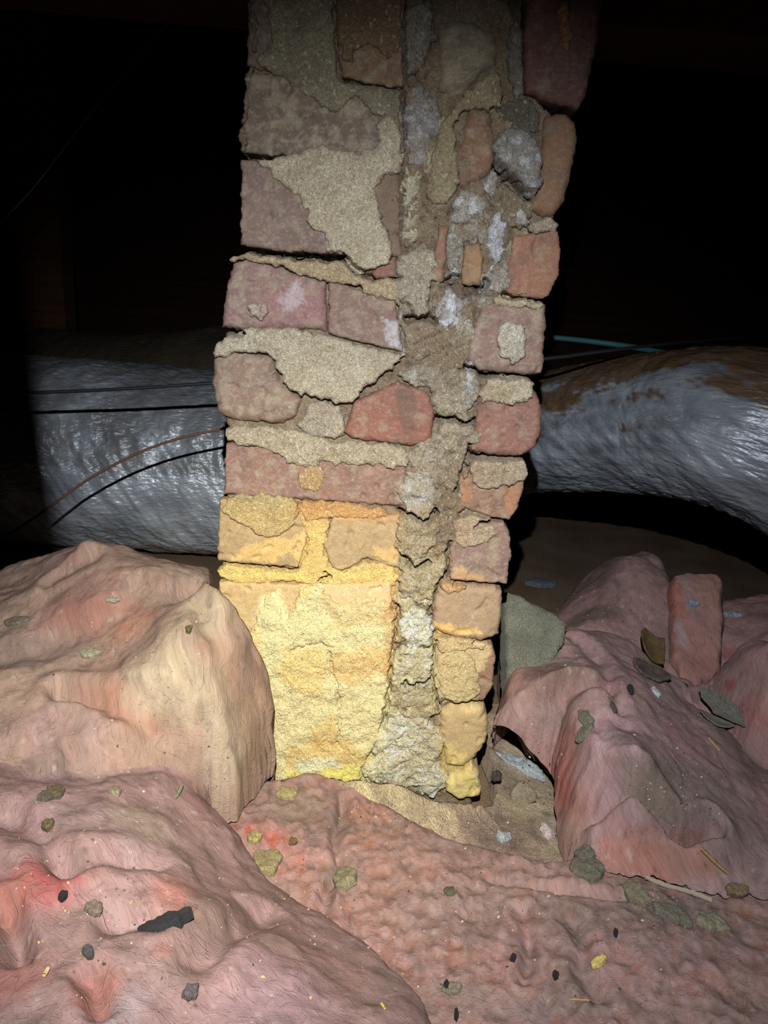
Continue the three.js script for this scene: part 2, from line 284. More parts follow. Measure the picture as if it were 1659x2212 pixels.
// a fired brick: rounded arrises, uneven face, body running back into the stack
function brick(px, base, { z = 0, r = 0.0032, dust = 0.3, tilt = [0, 0], depth = 0.095, rough = 1, second, label, smoothN = 3 } = {}) {
  const seed = 20 + NB.n++ * 3, poly = F(px), cx = poly.reduce((a, p) => a + p[0], 0) / poly.length, cy = poly.reduce((a, p) => a + p[1], 0) / poly.length;
  const g = relief(poly, {
    cell: 0.0017, edge: 0.0016, edgeFreq: 110, seed, back: z - depth,
    height: (u, v, s) => z + tilt[0] * (u - cx) + tilt[1] * (v - cy) + dome(s, r) + rough * (0.0016 * fbm(u * 35, v * 35, 3, seed) + 0.0007 * fbm(u * 190, v * 190, 2, seed + 1) - 0.0022 * sstep(0.38, 0.6, noise(u * 75, v * 75, seed + 2))),
    color: (u, v) => {
      let c = mixC(base, second || mul(base, 0.72), clamp(0.42 + 0.9 * fbm(u * 26, v * 26, 4, seed + 4), 0, 1));
      c = mixC(c, mul(C(150, 136, 124), 0.6 + 1.4 * c[1]), 0.32);
      c = mul(c, 1 + 0.22 * fbm(u * 240, v * 240, 2, seed + 5));
      c = mixC(c, mul(C(108, 88, 82), 1), 0.45 * sstep(0.05, 0.4, fbm(u * 44, v * 44, 4, seed + 8)));
      const d = sstep(0.16 - dust * 0.5, 0.5 - dust * 0.45, fbm(u * 70, v * 70, 5, seed + 6)); c = mixC(c, C(170, 152, 132), d * (0.25 + 0.8 * dust));
      const sc = ridge(u * 60 + v * 25, v * 150 - u * 60, 2, seed + 9); if (sc > 0.55) c = mixC(c, C(186, 172, 158), 0.5 * dust + 0.1);
      if (noise(u * 260, v * 260, seed + 7) > 0.84) c = mixC(c, PALE, 0.5);
      return stain([c[0] * 0.79, c[1] * 0.84, c[2] * 0.75], u, v);
    },
  });
  return part(chimney, 'brick', g, brickMat, label);
}
// sandy lime mortar smeared or squeezed over the bricks
let NM = 0;
function mortar(name, px, base, { z = 0.0005, t = 0.003, r = 0.003, lump = 0.0015, freq = 90, edge = 0.0038, back = 0.016, second, crack = 0, smoothN = 2, label, chalk = 0, pits = 0.5 } = {}) {
  const seed = 400 + NM++ * 5, poly = smooth(F(px), smoothN);
  const g = relief(poly, {
    cell: 0.0015, edge, edgeFreq: 95, seed, back: z - back,
    height: (u, v, s) => {
      let h = z + t + dome(s, r) + lump * (fbm(u * freq, v * freq, 4, seed) * 1.6 + 0.35 * noise(u * 420, v * 420, seed + 1));
      if (crack) { const w = 0.25 * fbm(u * 120, v * 120, 2, seed + 6), [d1, d2] = cells(u * 48 + w * 3, v * 48 + w * 3, seed); h -= crack * (1 - sstep(0.0, 0.10, d2 - d1)) + crack * 0.5 * d1; }
      return h - carve(u, v);
    },
    color: (u, v) => {
      let c = mixC(base, second || mul(base, 0.74), clamp(0.4 + 1.0 * fbm(u * 45, v * 45, 4, seed + 2), 0, 1));
      c = mul(c, 1 + 0.3 * noise(u * 330, v * 330, seed + 3));
      if (chalk) c = mixC(c, CHALK, chalk * sstep(0.0, 0.35, fbm(u * 90, v * 90, 3, seed + 8)));
      c = stain(c, u, v, chalk * 0.5);
      const p = noise(u * 290, v * 290, seed + 11); return p > 0.5 ? mul(c, 1 - 0.45 * pits * sstep(0.5, 0.8, p)) : p < -0.6 ? mixC(c, C(236, 230, 212), 0.35) : c;
    },
  });
  return part(chimney, name, g, mortarMat, label);
}
function blob(cx, cy, rx, ry, rot = 0, n = 14) { const s = rnd() * 50, out = []; for (let i = 0; i < n; i++) { const a = i / n * Math.PI * 2, k = 1 + 0.32 * noise(Math.cos(a) * 1.3 + s, Math.sin(a) * 1.3 + s), x = Math.cos(a) * rx * k, y = Math.sin(a) * ry * k; out.push([cx + x * Math.cos(rot) - y * Math.sin(rot), cy + x * Math.sin(rot) + y * Math.cos(rot)]); } return out.reverse(); }

// the bedding mortar that fills the stack behind and between the bricks
{
  const outline = F([[545, -60], [1090, -60], [1150, 200], [1190, 240], [1200, 450], [1192, 520], [1160, 650], [1160, 800], [1140, 870], [1135, 980], [1105, 1010], [1080, 1120], [1075, 1250], [1062, 1300], [1050, 1400], [1040, 1520], [1030, 1600], [1020, 1720], [1015, 1800], [470, 1820], [482, 1500], [478, 1240], [486, 1080], [492, 930], [476, 880], [472, 760], [492, 700], [510, 570], [530, 540], [532, 340], [540, 150]]);
  const spill = inside(F([[870, -60], [940, -60], [945, 200], [1060, 420], [1110, 480], [1090, 640], [1030, 680], [1010, 800], [1030, 900], [1000, 1050], [975, 1200], [945, 1270], [940, 1400], [950, 1560], [960, 1720], [780, 1720], [840, 1500], [840, 1400], [860, 1250], [860, 1000], [935, 960], [940, 850], [870, 780], [860, 560], [870, 350]].reverse()));
  const g = relief(outline, {
    cell: 0.0018, edge: 0.003, edgeFreq: 120, seed: 300, back: -0.32,
    height: (u, v, s) => {
      let h = -0.0045 + dome(s, 0.004) + 0.005 * fbm(u * 40, v * 40, 4, 301) + 0.0022 * fbm(u * 180, v * 180, 2, 302);
      const k = sstep(-0.004, 0.008, spill(u, v) + 0.006 * fbm(u * 70, v * 70, 3, 305));
      if (k > 0) { const w = 0.3 * fbm(u * 90, v * 90, 3, 306), [d1, d2] = cells(u * 34 + 3 * w, v * 34 + 3 * w, 4); h += k * (0.0065 + 0.006 * fbm(u * 48, v * 48, 4, 307) - 0.006 * (1 - sstep(0, 0.09, d2 - d1)) - 0.004 * d1); }
      return h - carve(u, v);
    },
    color: (u, v) => stain(mul(mixC(TAN2, UMBER, clamp(0.45 + fbm(u * 40, v * 40, 4, 303), 0, 1)), 1 + 0.3 * noise(u * 300, v * 300, 5)), u, v),
  });
  part(chimney, 'mortar_bed', g, mortarMat, 'sandy lime mortar between the bricks');
}
// left hand courses, top to bottom
brick([[540, -60], [712, -60], [722, 70], [731, 150], [690, 162], [560, 150], [530, 138]], PURPLE2, { z: -0.001 });
brick([[724, -60], [882, -60], [868, 60], [871, 188], [830, 186], [740, 166], [729, 110]], C(150, 100, 64), { z: 0.001, second: C(120, 88, 60) });
brick([[530, 156], [640, 163], [738, 176], [868, 194], [874, 330], [800, 344], [690, 340], [560, 334], [521, 328]], C(128, 98, 86), { second: C(104, 82, 72), dust: 0.5 });
brick([[520, 344], [700, 352], [862, 366], [866, 556], [745, 550], [600, 542], [519, 528]], C(146, 110, 104), { z: 0.001, second: C(120, 90, 84) });
brick([[502, 566], [545, 558], [640, 588], [705, 606], [706, 716], [640, 712], [525, 712], [478, 708], [484, 640]], C(158, 110, 106), { z: 0.003, r: 0.008, second: C(146, 102, 112), dust: 0.45 });
brick([[709, 606], [780, 626], [852, 648], [872, 762], [800, 744], [709, 722]], C(152, 108, 100), { z: 0.003, second: C(140, 100, 94), dust: 0.35 });
brick([[462, 764], [510, 756], [592, 768], [606, 824], [652, 866], [640, 898], [612, 918], [560, 912], [505, 910], [470, 892], [457, 830]], C(156, 116, 102), { z: 0.006, r: 0.012, second: C(140, 108, 98), dust: 0.45 });
brick([[764, 868], [812, 846], [860, 824], [926, 848], [939, 892], [932, 948], [905, 962], [860, 960], [760, 948], [743, 932]], RED, { z: 0.004, r: 0.006, second: C(158, 80, 62), dust: 0.2, rough: 0.7 });
brick([[487, 956], [560, 962], [620, 972], [876, 1004], [873, 1094], [700, 1082], [483, 1068]], C(158, 104, 92), { z: 0.001, second: C(140, 92, 92) });
brick([[473, 1080], [645, 1090], [664, 1160], [644, 1226], [560, 1222], [468, 1212]], C(146, 114, 88), { second: C(130, 102, 82) });
brick([[718, 1116], [862, 1112], [866, 1226], [826, 1222], [796, 1204], [740, 1234], [716, 1226], [700, 1180]], C(148, 118, 102), { z: 0.001, second: C(136, 110, 102) });
brick([[472, 1256], [640, 1262], [846, 1258], [846, 1384], [640, 1388], [480, 1378]], C(176, 126, 98), { z: 0.002, second: C(160, 112, 90) });
brick([[480, 1396], [700, 1396], [708, 1500], [640, 1506], [480, 1500]], C(168, 120, 92), { z: 0.001, rough: 1.6 });
brick([[714, 1400], [838, 1392], [836, 1496], [724, 1504]], C(164, 116, 88), { z: 0.002, rough: 1.6 });
brick([[480, 1516], [640, 1512], [724, 1516], [730, 1582], [640, 1588], [490, 1580]], C(166, 120, 94), { rough: 1.6 });
brick([[738, 1512], [826, 1506], [816, 1580], [742, 1582]], C(162, 114, 90), { rough: 1.6 });
brick([[500, 1594], [736, 1592], [806, 1592], [784, 1650], [640, 1662], [510, 1652]], C(166, 118, 90), { rough: 1.6 });
brick([[520, 1668], [640, 1672], [786, 1660], [770, 1730], [700, 1760], [530, 1750]], C(170, 124, 92), { z: 0.006, r: 0.01, rough: 2 });
// right hand courses
brick([[1140, -60], [1304, -60], [1286, 100], [1264, 205], [1248, 238], [1190, 226], [1130, 204], [1130, 100]], C(104, 42, 38), { z: 0.010, r: 0.006, second: C(92, 38, 34), dust: 0.03, rough: 0.6, label: 'dark red brick jutting out at the top of the stack' });
brick([[942, -60], [1090, -60], [1092, 26], [1000, 30], [942, 28]], C(120, 56, 48), { z: -0.012, dust: 0.05 });
brick([[944, 44], [990, 36], [1040, 46], [1068, 66], [1080, 100], [1074, 142], [1040, 160], [1000, 210], [944, 200]], C(150, 130, 106), { z: 0.002, r: 0.012, second: C(134, 112, 92), dust: 0.5 });
brick([[1012, 222], [1064, 240], [1072, 330], [1060, 372], [1030, 404], [1002, 414], [984, 392], [990, 320]], C(160, 106, 72), { z: 0.002, r: 0.01, second: C(130, 86, 60), dust: 0.3 });
brick([[1180, 246], [1222, 242], [1244, 262], [1249, 304], [1236, 372], [1220, 436], [1198, 466], [1172, 470], [1146, 454], [1150, 400], [1168, 330], [1172, 262]], C(150, 98, 62), { z: 0.004, r: 0.010, second: C(140, 94, 62), dust: 0.08, rough: 0.4, label: 'smooth orange brown rounded brick end' });
brick([[1110, 510], [1150, 504], [1204, 498], [1211, 540], [1206, 598], [1186, 640], [1164, 647], [1120, 640], [1084, 630], [1096, 575]], C(172, 98, 74), { z: 0.003, second: C(160, 104, 72), dust: 0.15 });
brick([[936, 560], [948, 488], [968, 492], [962, 560], [958, 610], [936, 608]], C(160, 104, 74), { z: 0.006, dust: 0.1 });
brick([[1002, 530], [1036, 524], [1044, 560], [1036, 618], [996, 616]], C(168, 108, 74), { z: 0.006, dust: 0.1, second: C(182, 142, 90) });
brick([[800, 588], [856, 548], [862, 600], [810, 602]], C(160, 92, 76), { z: -0.001, dust: 0.05 });
brick([[1040, 660], [1064, 648], [1120, 650], [1178, 656], [1181, 700], [1176, 744], [1176, 778], [1170, 806], [1150, 812], [1075, 804], [1036, 800], [1005, 776], [1012, 740], [1026, 700]], C(160, 112, 100), { z: 0.004, r: 0.008, second: C(142, 104, 102), dust: 0.4 });
brick([[1036, 830], [1090, 826], [1152, 834], [1172, 880], [1171, 930], [1156, 968], [1130, 986], [1070, 984], [1014, 974], [1026, 920]], C(168, 100, 86), { z: 0.003, r: 0.008, second: C(156, 92, 80), dust: 0.22 });
brick([[1000, 1010], [1060, 1000], [1136, 1010], [1130, 1060], [1118, 1100], [1100, 1124], [1050, 1114], [990, 1094], [990, 1040]], C(160, 106, 84), { z: 0.001, second: C(150, 104, 92) });
brick([[972, 1178], [1000, 1136], [1090, 1126], [1101, 1150], [1104, 1200], [1094, 1260], [1040, 1258], [970, 1250]], C(160, 116, 106), { z: 0.003, second: C(146, 104, 110), dust: 0.4 });
brick([[946, 1270], [1000, 1262], [1070, 1266], [1085, 1280], [1086, 1330], [1076, 1370], [1040, 1384], [980, 1376], [934, 1360], [936, 1300]], C(166, 130, 104), { z: 0.004, r: 0.008, second: C(150, 118, 98), dust: 0.3 });
brick([[942, 1394], [1000, 1380], [1064, 1394], [1071, 1420], [1066, 1480], [1046, 1514], [960, 1512], [938, 1450]], C(168, 112, 84), { z: 0.001, second: C(150, 104, 88) });
brick([[948, 1536], [972, 1524], [1046, 1524], [1054, 1560], [1051, 1602], [1032, 1636], [1000, 1656], [962, 1652], [952, 1600]], C(182, 150, 106), { z: 0.004, r: 0.010, second: C(176, 138, 90) });
brick([[962, 1704], [960, 1676], [992, 1668], [1018, 1640], [1034, 1664], [1040, 1716], [990, 1722]], C(214, 202, 150), { z: 0.008, r: 0.008, second: C(214, 170, 70), rough: 1.6 });

// mortar smeared over the brick faces
const SM = 'mortar_smear';
mortar(SM, [[560, -60], [700, -60], [724, 80], [738, 175], [830, 192], [870, 200], [870, 250], [860, 300], [846, 262], [812, 248], [786, 225], [760, 205], [742, 236], [700, 236], [672, 214], [648, 190], [632, 176], [600, 166], [570, 150], [552, 130], [586, 96], [580, 40]], C(146, 138, 112), { z: 0.001, t: 0.0022, second: C(118, 108, 88) });
mortar(SM, [[740, -60], [868, -60], [866, 100], [850, 124], [830, 122], [812, 100], [778, 100], [764, 120], [770, 140], [750, 140], [730, 90]], C(134, 112, 82), { z: 0.0025, t: 0.002, second: C(110, 90, 66) });
mortar(SM, [[545, 346], [600, 340], [650, 330], [700, 318], [790, 330], [818, 300], [812, 262], [850, 250], [868, 300], [866, 372], [826, 384], [814, 420], [826, 470], [850, 540], [846, 562], [822, 574], [790, 592], [762, 590], [748, 572], [738, 552], [712, 544], [708, 520], [690, 500], [662, 480], [662, 450], [640, 424], [606, 396], [574, 362]], C(188, 178, 152), { z: 0.001, t: 0.0045, r: 0.004, lump: 0.0018, second: C(164, 150, 124) });
mortar(SM, [[500, 562], [522, 546], [600, 552], [700, 556], [748, 566], [768, 596], [800, 604], [850, 602], [862, 660], [846, 646], [800, 640], [770, 616], [720, 612], [664, 596], [600, 574], [548, 566]], C(178, 158, 126), { z: 0.002, t: 0.004, second: C(158, 138, 106), lump: 0.002 });
mortar(SM, [[540, 658], [566, 650], [578, 672], [564, 694], [544, 684]], C(184, 174, 152), { z: 0.004, t: 0.003 });
mortar(SM, [[476, 744], [500, 722], [524, 712], [600, 706], [700, 724], [772, 742], [820, 756], [876, 768], [850, 790], [812, 822], [782, 846], [766, 866], [738, 872], [700, 860], [660, 852], [620, 836], [604, 800], [586, 770], [520, 764], [470, 776], [455, 768]], C(186, 176, 152), { z: 0.003, t: 0.006, r: 0.005, lump: 0.002, second: C(166, 152, 126) });
mortar(SM, [[664, 870], [730, 878], [744, 890], [740, 944], [700, 948], [650, 936], [640, 912], [656, 896]], C(172, 160, 140), { z: -0.004, t: 0.006, r: 0.005, lump: 0.002 });
mortar(SM, [[488, 926], [560, 920], [620, 924], [690, 946], [760, 956], [880, 968], [878, 1006], [860, 1014], [812, 1002], [760, 1004], [700, 1000], [634, 1008], [606, 984], [560, 962], [490, 956]], C(176, 164, 142), { z: 0.000, t: 0.005, r: 0.004, lump: 0.002, second: C(156, 142, 116) });
mortar(SM, [[652, 1016], [690, 1000], [704, 1030], [684, 1060], [650, 1056], [634, 1036]], C(178, 148, 108), { z: 0.002, t: 0.0015 });
mortar(SM, [[488, 1078], [640, 1082], [640, 1126], [610, 1150], [580, 1164], [548, 1150], [510, 1124], [486, 1116]], C(176, 158, 112), { z: 0.0005, t: 0.003, second: C(156, 138, 96) });
mortar(SM, [[640, 1090], [716, 1120], [700, 1180], [714, 1232], [740, 1240], [796, 1210], [826, 1226], [866, 1232], [866, 1262], [640, 1260], [470, 1250], [466, 1222], [560, 1230], [640, 1234], [664, 1170]], C(214, 188, 126), { z: -0.003, t: 0.003, second: C(204, 166, 98) });
mortar(SM, [[640, 1088], [860, 1110], [860, 1118], [716, 1118], [660, 1130]], C(190, 146, 94), { z: -0.002, t: 0.004 });
mortar(SM, [[566, 1310], [584, 1272], [600, 1300], [612, 1336], [634, 1318], [642, 1276], [700, 1258], [712, 1300], [740, 1306], [770, 1290], [846, 1300], [848, 1400], [842, 1490], [816, 1590], [790, 1640], [772, 1690], [700, 1728], [620, 1720], [480, 1700], [480, 1420], [530, 1380]], C(216, 204, 156), { z: 0.002, t: 0.0045, r: 0.004, lump: 0.0034, freq: 42, second: C(214, 190, 126), edge: 0.004, crack: 0.0011, pits: 1, label: 'cream yellow crust of salt and mortar over the lower bricks' });
// right hand smears
mortar(SM, [[1000, 212], [1030, 178], [1076, 150], [1084, 190], [1070, 240], [1030, 234], [990, 250], [985, 330], [992, 396], [960, 440], [920, 430], [936, 330], [960, 260]], C(158, 146, 114), { z: 0.002, t: 0.003, second: C(136, 120, 92) });
mortar(SM, [[1140, 500], [1150, 480], [1190, 474], [1208, 496], [1180, 506]], C(168, 154, 132), { z: 0, t: 0.004 });
mortar(SM, [[1060, 646], [1084, 632], [1178, 652], [1178, 668], [1120, 662], [1076, 660]], C(186, 172, 142), { z: 0.002, t: 0.004, second: C(160, 140, 110) });
mortar(SM, [[1070, 726], [1096, 694], [1124, 700], [1136, 740], [1122, 780], [1100, 782], [1082, 766]], C(190, 184, 166), { z: 0.005, t: 0.004, lump: 0.0024, edge: 0.004, second: C(168, 154, 130) });
mortar(SM, [[1040, 836], [1060, 820], [1100, 812], [1140, 818], [1156, 842], [1144, 864], [1110, 870], [1070, 868], [1036, 866]], C(188, 178, 152), { z: 0.003, t: 0.005, lump: 0.0022, second: C(166, 148, 116) });
mortar(SM, [[1012, 1000], [1060, 988], [1130, 994], [1138, 1024], [1118, 1044], [1080, 1050], [1042, 1054], [1020, 1030]], C(178, 162, 140), { z: 0.001, t: 0.005, lump: 0.0022, second: C(156, 134, 108) });
mortar(SM, [[980, 1124], [1020, 1112], [1064, 1124], [1074, 1150], [1040, 1172], [990, 1178]], C(176, 158, 134), { z: 0.002, t: 0.0035, second: C(158, 132, 104) });
mortar(SM, [[944, 1262], [980, 1256], [1034, 1262], [1000, 1272], [966, 1280]], C(200, 160, 108), { z: 0.003, t: 0.003 });
mortar(SM, [[938, 1376], [980, 1372], [1040, 1388], [1056, 1398], [1000, 1402], [940, 1404]], C(198, 172, 124), { z: 0.001, t: 0.004 });
mortar(SM, [[946, 1410], [1016, 1408], [1030, 1450], [1036, 1500], [1000, 1514], [960, 1508], [944, 1460]], C(192, 170, 126), { z: 0.0015, t: 0.004, crack: 0.0015, edge: 0.003 });

// the crumbling lumps squeezed out down the middle of the stack
const LU = 'mortar_lump', GREY = C(166, 158, 146), DRAB = C(150, 138, 116);
const lumps = [
  // cx, cy, rx, ry, rot, colour, thickness, chalk
  [900, 80, 34, 68, 0.05, C(140, 132, 116), 0.012, 0.2], [908, 250, 36, 62, 0, C(154, 148, 140), 0.009, 0.35], [900, 320, 32, 30, 0, C(150, 142, 128), 0.007, 0.25],
  [890, 440, 22, 84, 0.03, C(178, 172, 142), 0.006, 0.1], [950, 400, 28, 60, 0.1, C(152, 138, 108), 0.005, 0], [950, 340, 26, 70, 0.1, C(170, 158, 124), 0.006, 0.05],
  [862, 460, 22, 90, 0, C(106, 88, 66), 0.003, 0], [1012, 452, 36, 34, 0.3, GREY, 0.010, 0.75], [1062, 402, 14, 26, 0.2, GREY, 0.007, 0.8],
  [1108, 438, 46, 44, 0.2, C(138, 124, 100), 0.005, 0], [1122, 260, 40, 48, 0.2, C(110, 104, 86), 0.002, 0], [1128, 472, 14, 16, 0, GREY, 0.007, 0.7],
  [1072, 520, 18, 50, 0.05, C(192, 192, 194), 0.011, 0.95], [1046, 490, 26, 30, 0, DRAB, 0.004, 0.1], [1092, 560, 12, 40, 0.3, DRAB, 0.005, 0.3], [982, 545, 20, 60, 0, C(150, 142, 128), 0.007, 0.6], [1012, 500, 30, 22, 0, DRAB, 0.006, 0.2],
  [900, 600, 42, 72, 0.05, C(170, 158, 136), 0.012, 0.05], [1064, 608, 38, 26, -0.3, C(160, 152, 138), 0.010, 0.25], [1040, 650, 30, 18, 0, DRAB, 0.006, 0.3],
  [964, 668, 24, 38, 0.1, C(168, 164, 158), 0.009, 0.85], [1006, 656, 24, 14, -0.5, GREY, 0.008, 0.8], [990, 700, 18, 26, 0.1, GREY, 0.007, 0.8], [872, 650, 16, 52, 0, DRAB, 0.005, 0.1],
  [910, 730, 38, 42, 0, C(152, 136, 110), 0.008, 0.1], [960, 750, 46, 62, 0.2, C(150, 134, 104), 0.006, 0.05], [1000, 722, 22, 40, 0.2, C(166, 152, 126), 0.006, 0.3],
  [915, 812, 44, 22, 0.1, C(170, 160, 138), 0.009, 0.35], [985, 848, 46, 48, 0.05, C(166, 152, 126), 0.010, 0.15], [1014, 830, 16, 46, 0.05, GREY, 0.011, 0.85],
  [984, 938, 46, 44, 0, C(162, 148, 124), 0.010, 0.05], [930, 1000, 52, 46, 0.1, C(160, 148, 126), 0.009, 0.15], [985, 1010, 28, 52, 0.25, C(152, 138, 114), 0.009, 0],
  [905, 1070, 40, 50, 0, C(168, 158, 138), 0.011, 0.35], [965, 1090, 32, 60, 0.15, C(134, 118, 96), 0.007, 0], [900, 1150, 40, 56, 0.05, C(164, 148, 118), 0.013, 0.1], [958, 1150, 32, 40, 0, C(140, 122, 100), 0.008, 0],
  [906, 1248, 44, 54, 0.2, C(176, 162, 128), 0.012, 0.25], [945, 1215, 30, 36, 0.5, C(164, 146, 114), 0.009, 0.05], [876, 1300, 26, 24, 0, C(190, 178, 140), 0.009, 0.5], [916, 1290, 24, 20, 0, C(196, 190, 160), 0.010, 0.5],
  [898, 1360, 36, 42, 0, C(206, 204, 182), 0.013, 0.7], [866, 1340, 20, 44, 0, C(186, 160, 108), 0.007, 0.1], [888, 1440, 50, 42, 0, C(196, 186, 148), 0.010, 0.35], [880, 1520, 52, 36, 0.1, C(180, 166, 128), 0.009, 0.25], [930, 1510, 26, 46, 0.3, C(172, 160, 124), 0.008, 0.2],
  [856, 1600, 44, 50, 0.4, C(206, 202, 176), 0.011, 0.6], [914, 1606, 38, 56, -0.1, C(196, 186, 152), 0.011, 0.35], [880, 1660, 66, 36, 0.1, C(198, 190, 158), 0.012, 0.5], [828, 1662, 44, 30, 0.3, C(212, 206, 176), 0.010, 0.6], [930, 1682, 30, 30, 0, C(200, 196, 172), 0.012, 0.5],
];
for (const [x, y, a, b, q, c, t, k] of lumps) mortar(LU, blob(x, y, a * 1.12, b * 1.12, q, 18), c, { z: -0.003, t: t * 0.85, r: Math.min(0.007, t * 0.7), lump: 0.0034, freq: 70, edge: 0.005, back: 0.012, crack: 0.0022, second: mul(c, 0.78), chalk: k, smoothN: 2 });
mortar(LU, [[1074, 292], [1104, 284], [1142, 292], [1164, 326], [1170, 370], [1164, 410], [1150, 424], [1128, 410], [1108, 388], [1084, 366], [1062, 344]], C(152, 146, 138), { z: 0.002, t: 0.014, r: 0.008, lump: 0.003, freq: 60, crack: 0.002, chalk: 0.45, label: 'large grey mortar flake standing off the joint' });
mortar(LU, [[1206, 10], [1222, 8], [1226, 60], [1230, 120], [1224, 148], [1212, 110], [1204, 60]], C(150, 110, 70), { z: 0.009, t: 0.005, r: 0.004 });
mortar(LU, [[1100, 60], [1126, 40], [1132, 120], [1130, 205], [1112, 215], [1098, 150]], C(126, 118, 104), { z: -0.006, t: 0.006, r: 0.004, chalk: 0.2 });
mortar(LU, [[535, 10], [546, 90], [536, 150], [524, 240], [520, 330], [527, 345], [534, 240], [544, 150], [556, 90], [550, 10]], C(128, 112, 90), { z: -0.004, t: 0.006, r: 0.003 });

// bricks of the other three sides, course by course
{
  const sideGeo = new RoundedBoxGeometry(0.098, 0.062, 0.205, 1, 0.005), shortGeo = new RoundedBoxGeometry(0.098, 0.062, 0.098, 1, 0.005), backGeo = new RoundedBoxGeometry(0.205, 0.062, 0.098, 1, 0.005);
  const tones = [C(150, 100, 88), C(136, 90, 80), C(160, 108, 84)].map(c => std({ color: new THREE.Color().setRGB(...c), map: clayMap, bumpMap: clayBump, bumpScale: 0.0006 }));
  const put = (g, x, y, z) => { const m = part(chimney, 'brick', g, tones[Math.floor(rnd() * 3)]); m.position.set(x + rr(-0.003, 0.003), y, z); m.rotation.y = rr(-0.015, 0.015); };
  for (let k = 0; k < 24; k++) {
    const y = 0.005 + k * 0.079, wide = y > 0.66 ? 0.006 : 0, xl = y > 0.5 && y < 0.9 ? -0.112 : -0.131, xr = 0.092 + wide;
    if (y > 1.95) break;
    const front = y > 1.12;                           // above the picture the front goes on in plain courses
    if (k & 1) { put(sideGeo, xl, y, -0.208); put(sideGeo, xr, y, -0.208); put(backGeo, -0.02, y, -0.272); if (front) { put(backGeo, -0.07, y, -0.052); put(shortGeo, 0.09, y, -0.052); } }
    else { put(shortGeo, xl, y, -0.16); put(shortGeo, xr, y, -0.16); put(shortGeo, xl, y, -0.268); put(shortGeo, xr, y, -0.268); put(backGeo, -0.02, y, -0.272); if (front) { put(shortGeo, -0.12, y, -0.052); put(backGeo, 0.04, y, -0.052); } }
  }
  part(chimney, 'mortar_core', new THREE.BoxGeometry(0.27, 2.0, 0.27).translate(-0.02, 0.96, -0.165), std({ color: new THREE.Color().setRGB(...TAN2), map: sandMap, bumpMap: sandBump, bumpScale: 0.001 }));
}
top(chimney, 'brick_chimney', 'crumbling brick chimney stack with smeared lime mortar and yellow salt stains', 'chimney');
// ---------------------------------------------------------------- pink glass wool
function spline(pts) {                                   // thin plate spline through [x, z, y] points
  const n = pts.length, N = n + 3, A = [...Array(N)].map(() => new Float64Array(N + 1)), U = r2 => r2 < 1e-12 ? 0 : r2 * Math.log(r2);
  for (let i = 0; i < n; i++) { for (let j = 0; j < n; j++) A[i][j] = U((pts[i][0] - pts[j][0]) ** 2 + (pts[i][1] - pts[j][1]) ** 2) + (i === j ? 1e-4 : 0); A[i][n] = A[n][i] = 1; A[i][n + 1] = A[n + 1][i] = pts[i][0]; A[i][n + 2] = A[n + 2][i] = pts[i][1]; A[i][N] = pts[i][2]; }
  for (let c = 0; c < N; c++) { let m = c; for (let r = c + 1; r < N; r++) if (Math.abs(A[r][c]) > Math.abs(A[m][c])) m = r; [A[c], A[m]] = [A[m], A[c]]; for (let r = 0; r < N; r++) if (r !== c && A[r][c]) { const f = A[r][c] / A[c][c]; for (let k = c; k <= N; k++) A[r][k] -= f * A[c][k]; } }
  const w = A.map((r, i) => r[N] / r[i]);
  return (x, z) => { let s = w[n] + w[n + 1] * x + w[n + 2] * z; for (let i = 0; i < n; i++) { const r2 = (x - pts[i][0]) ** 2 + (z - pts[i][1]) ** 2; s += w[i] * U(r2); } return s; };
}
const segDist = (x, z, line) => { let d = 1e9; for (let i = 0; i + 1 < line.length; i++) { const [ax, az] = line[i], bx = line[i + 1][0] - ax, bz = line[i + 1][1] - az, t = clamp(((x - ax) * bx + (z - az) * bz) / (bx * bx + bz * bz), 0, 1); d = Math.min(d, Math.hypot(x - ax - bx * t, z - az - bz * t)); } return d; };
const P3 = ([px, py, y]) => { const p = onY(px, py, y); return [p.x, p.z, y]; };
const PINK = C(214, 150, 146), ROSE = C(196, 116, 106), CORAL = C(222, 118, 94), DUST = C(146, 120, 106), GREYDUST = C(108, 92, 82), WHITE = C(214, 190, 190);
let NW = 0;
const warp = (u, v, h) => [u + 0.007 * fbm(h * 34, u * 14 + v * 9, 3, 40), h, -v + 0.007 * fbm(h * 34 + 5, u * 9 - v * 14, 3, 41)];   // the same gentle sway for every piece of the pile
const layers = [];                                     // pieces already laid; the next one rests on them
function stack(u, v, n = layers.length) {              // height of the pile at a plan position
  let cur = FLOOR;
  for (let i = 0; i < n; i++) {
    const L = layers[i]; if (u < L.u0 || u > L.u1 || v < L.v0 || v > L.v1) continue;
    const s = L.rim(u, v); if (s <= -0.004) continue;
    const b = Math.max(cur + 0.005, L.under ? L.under(u, -v) : -9), y = L.raw(u, v); if (y <= b) continue;
    cur = b + (y - b) * L.round(u, v, Math.max(0.0005, Math.min(s, y - b)));
  }
  return cur;
}
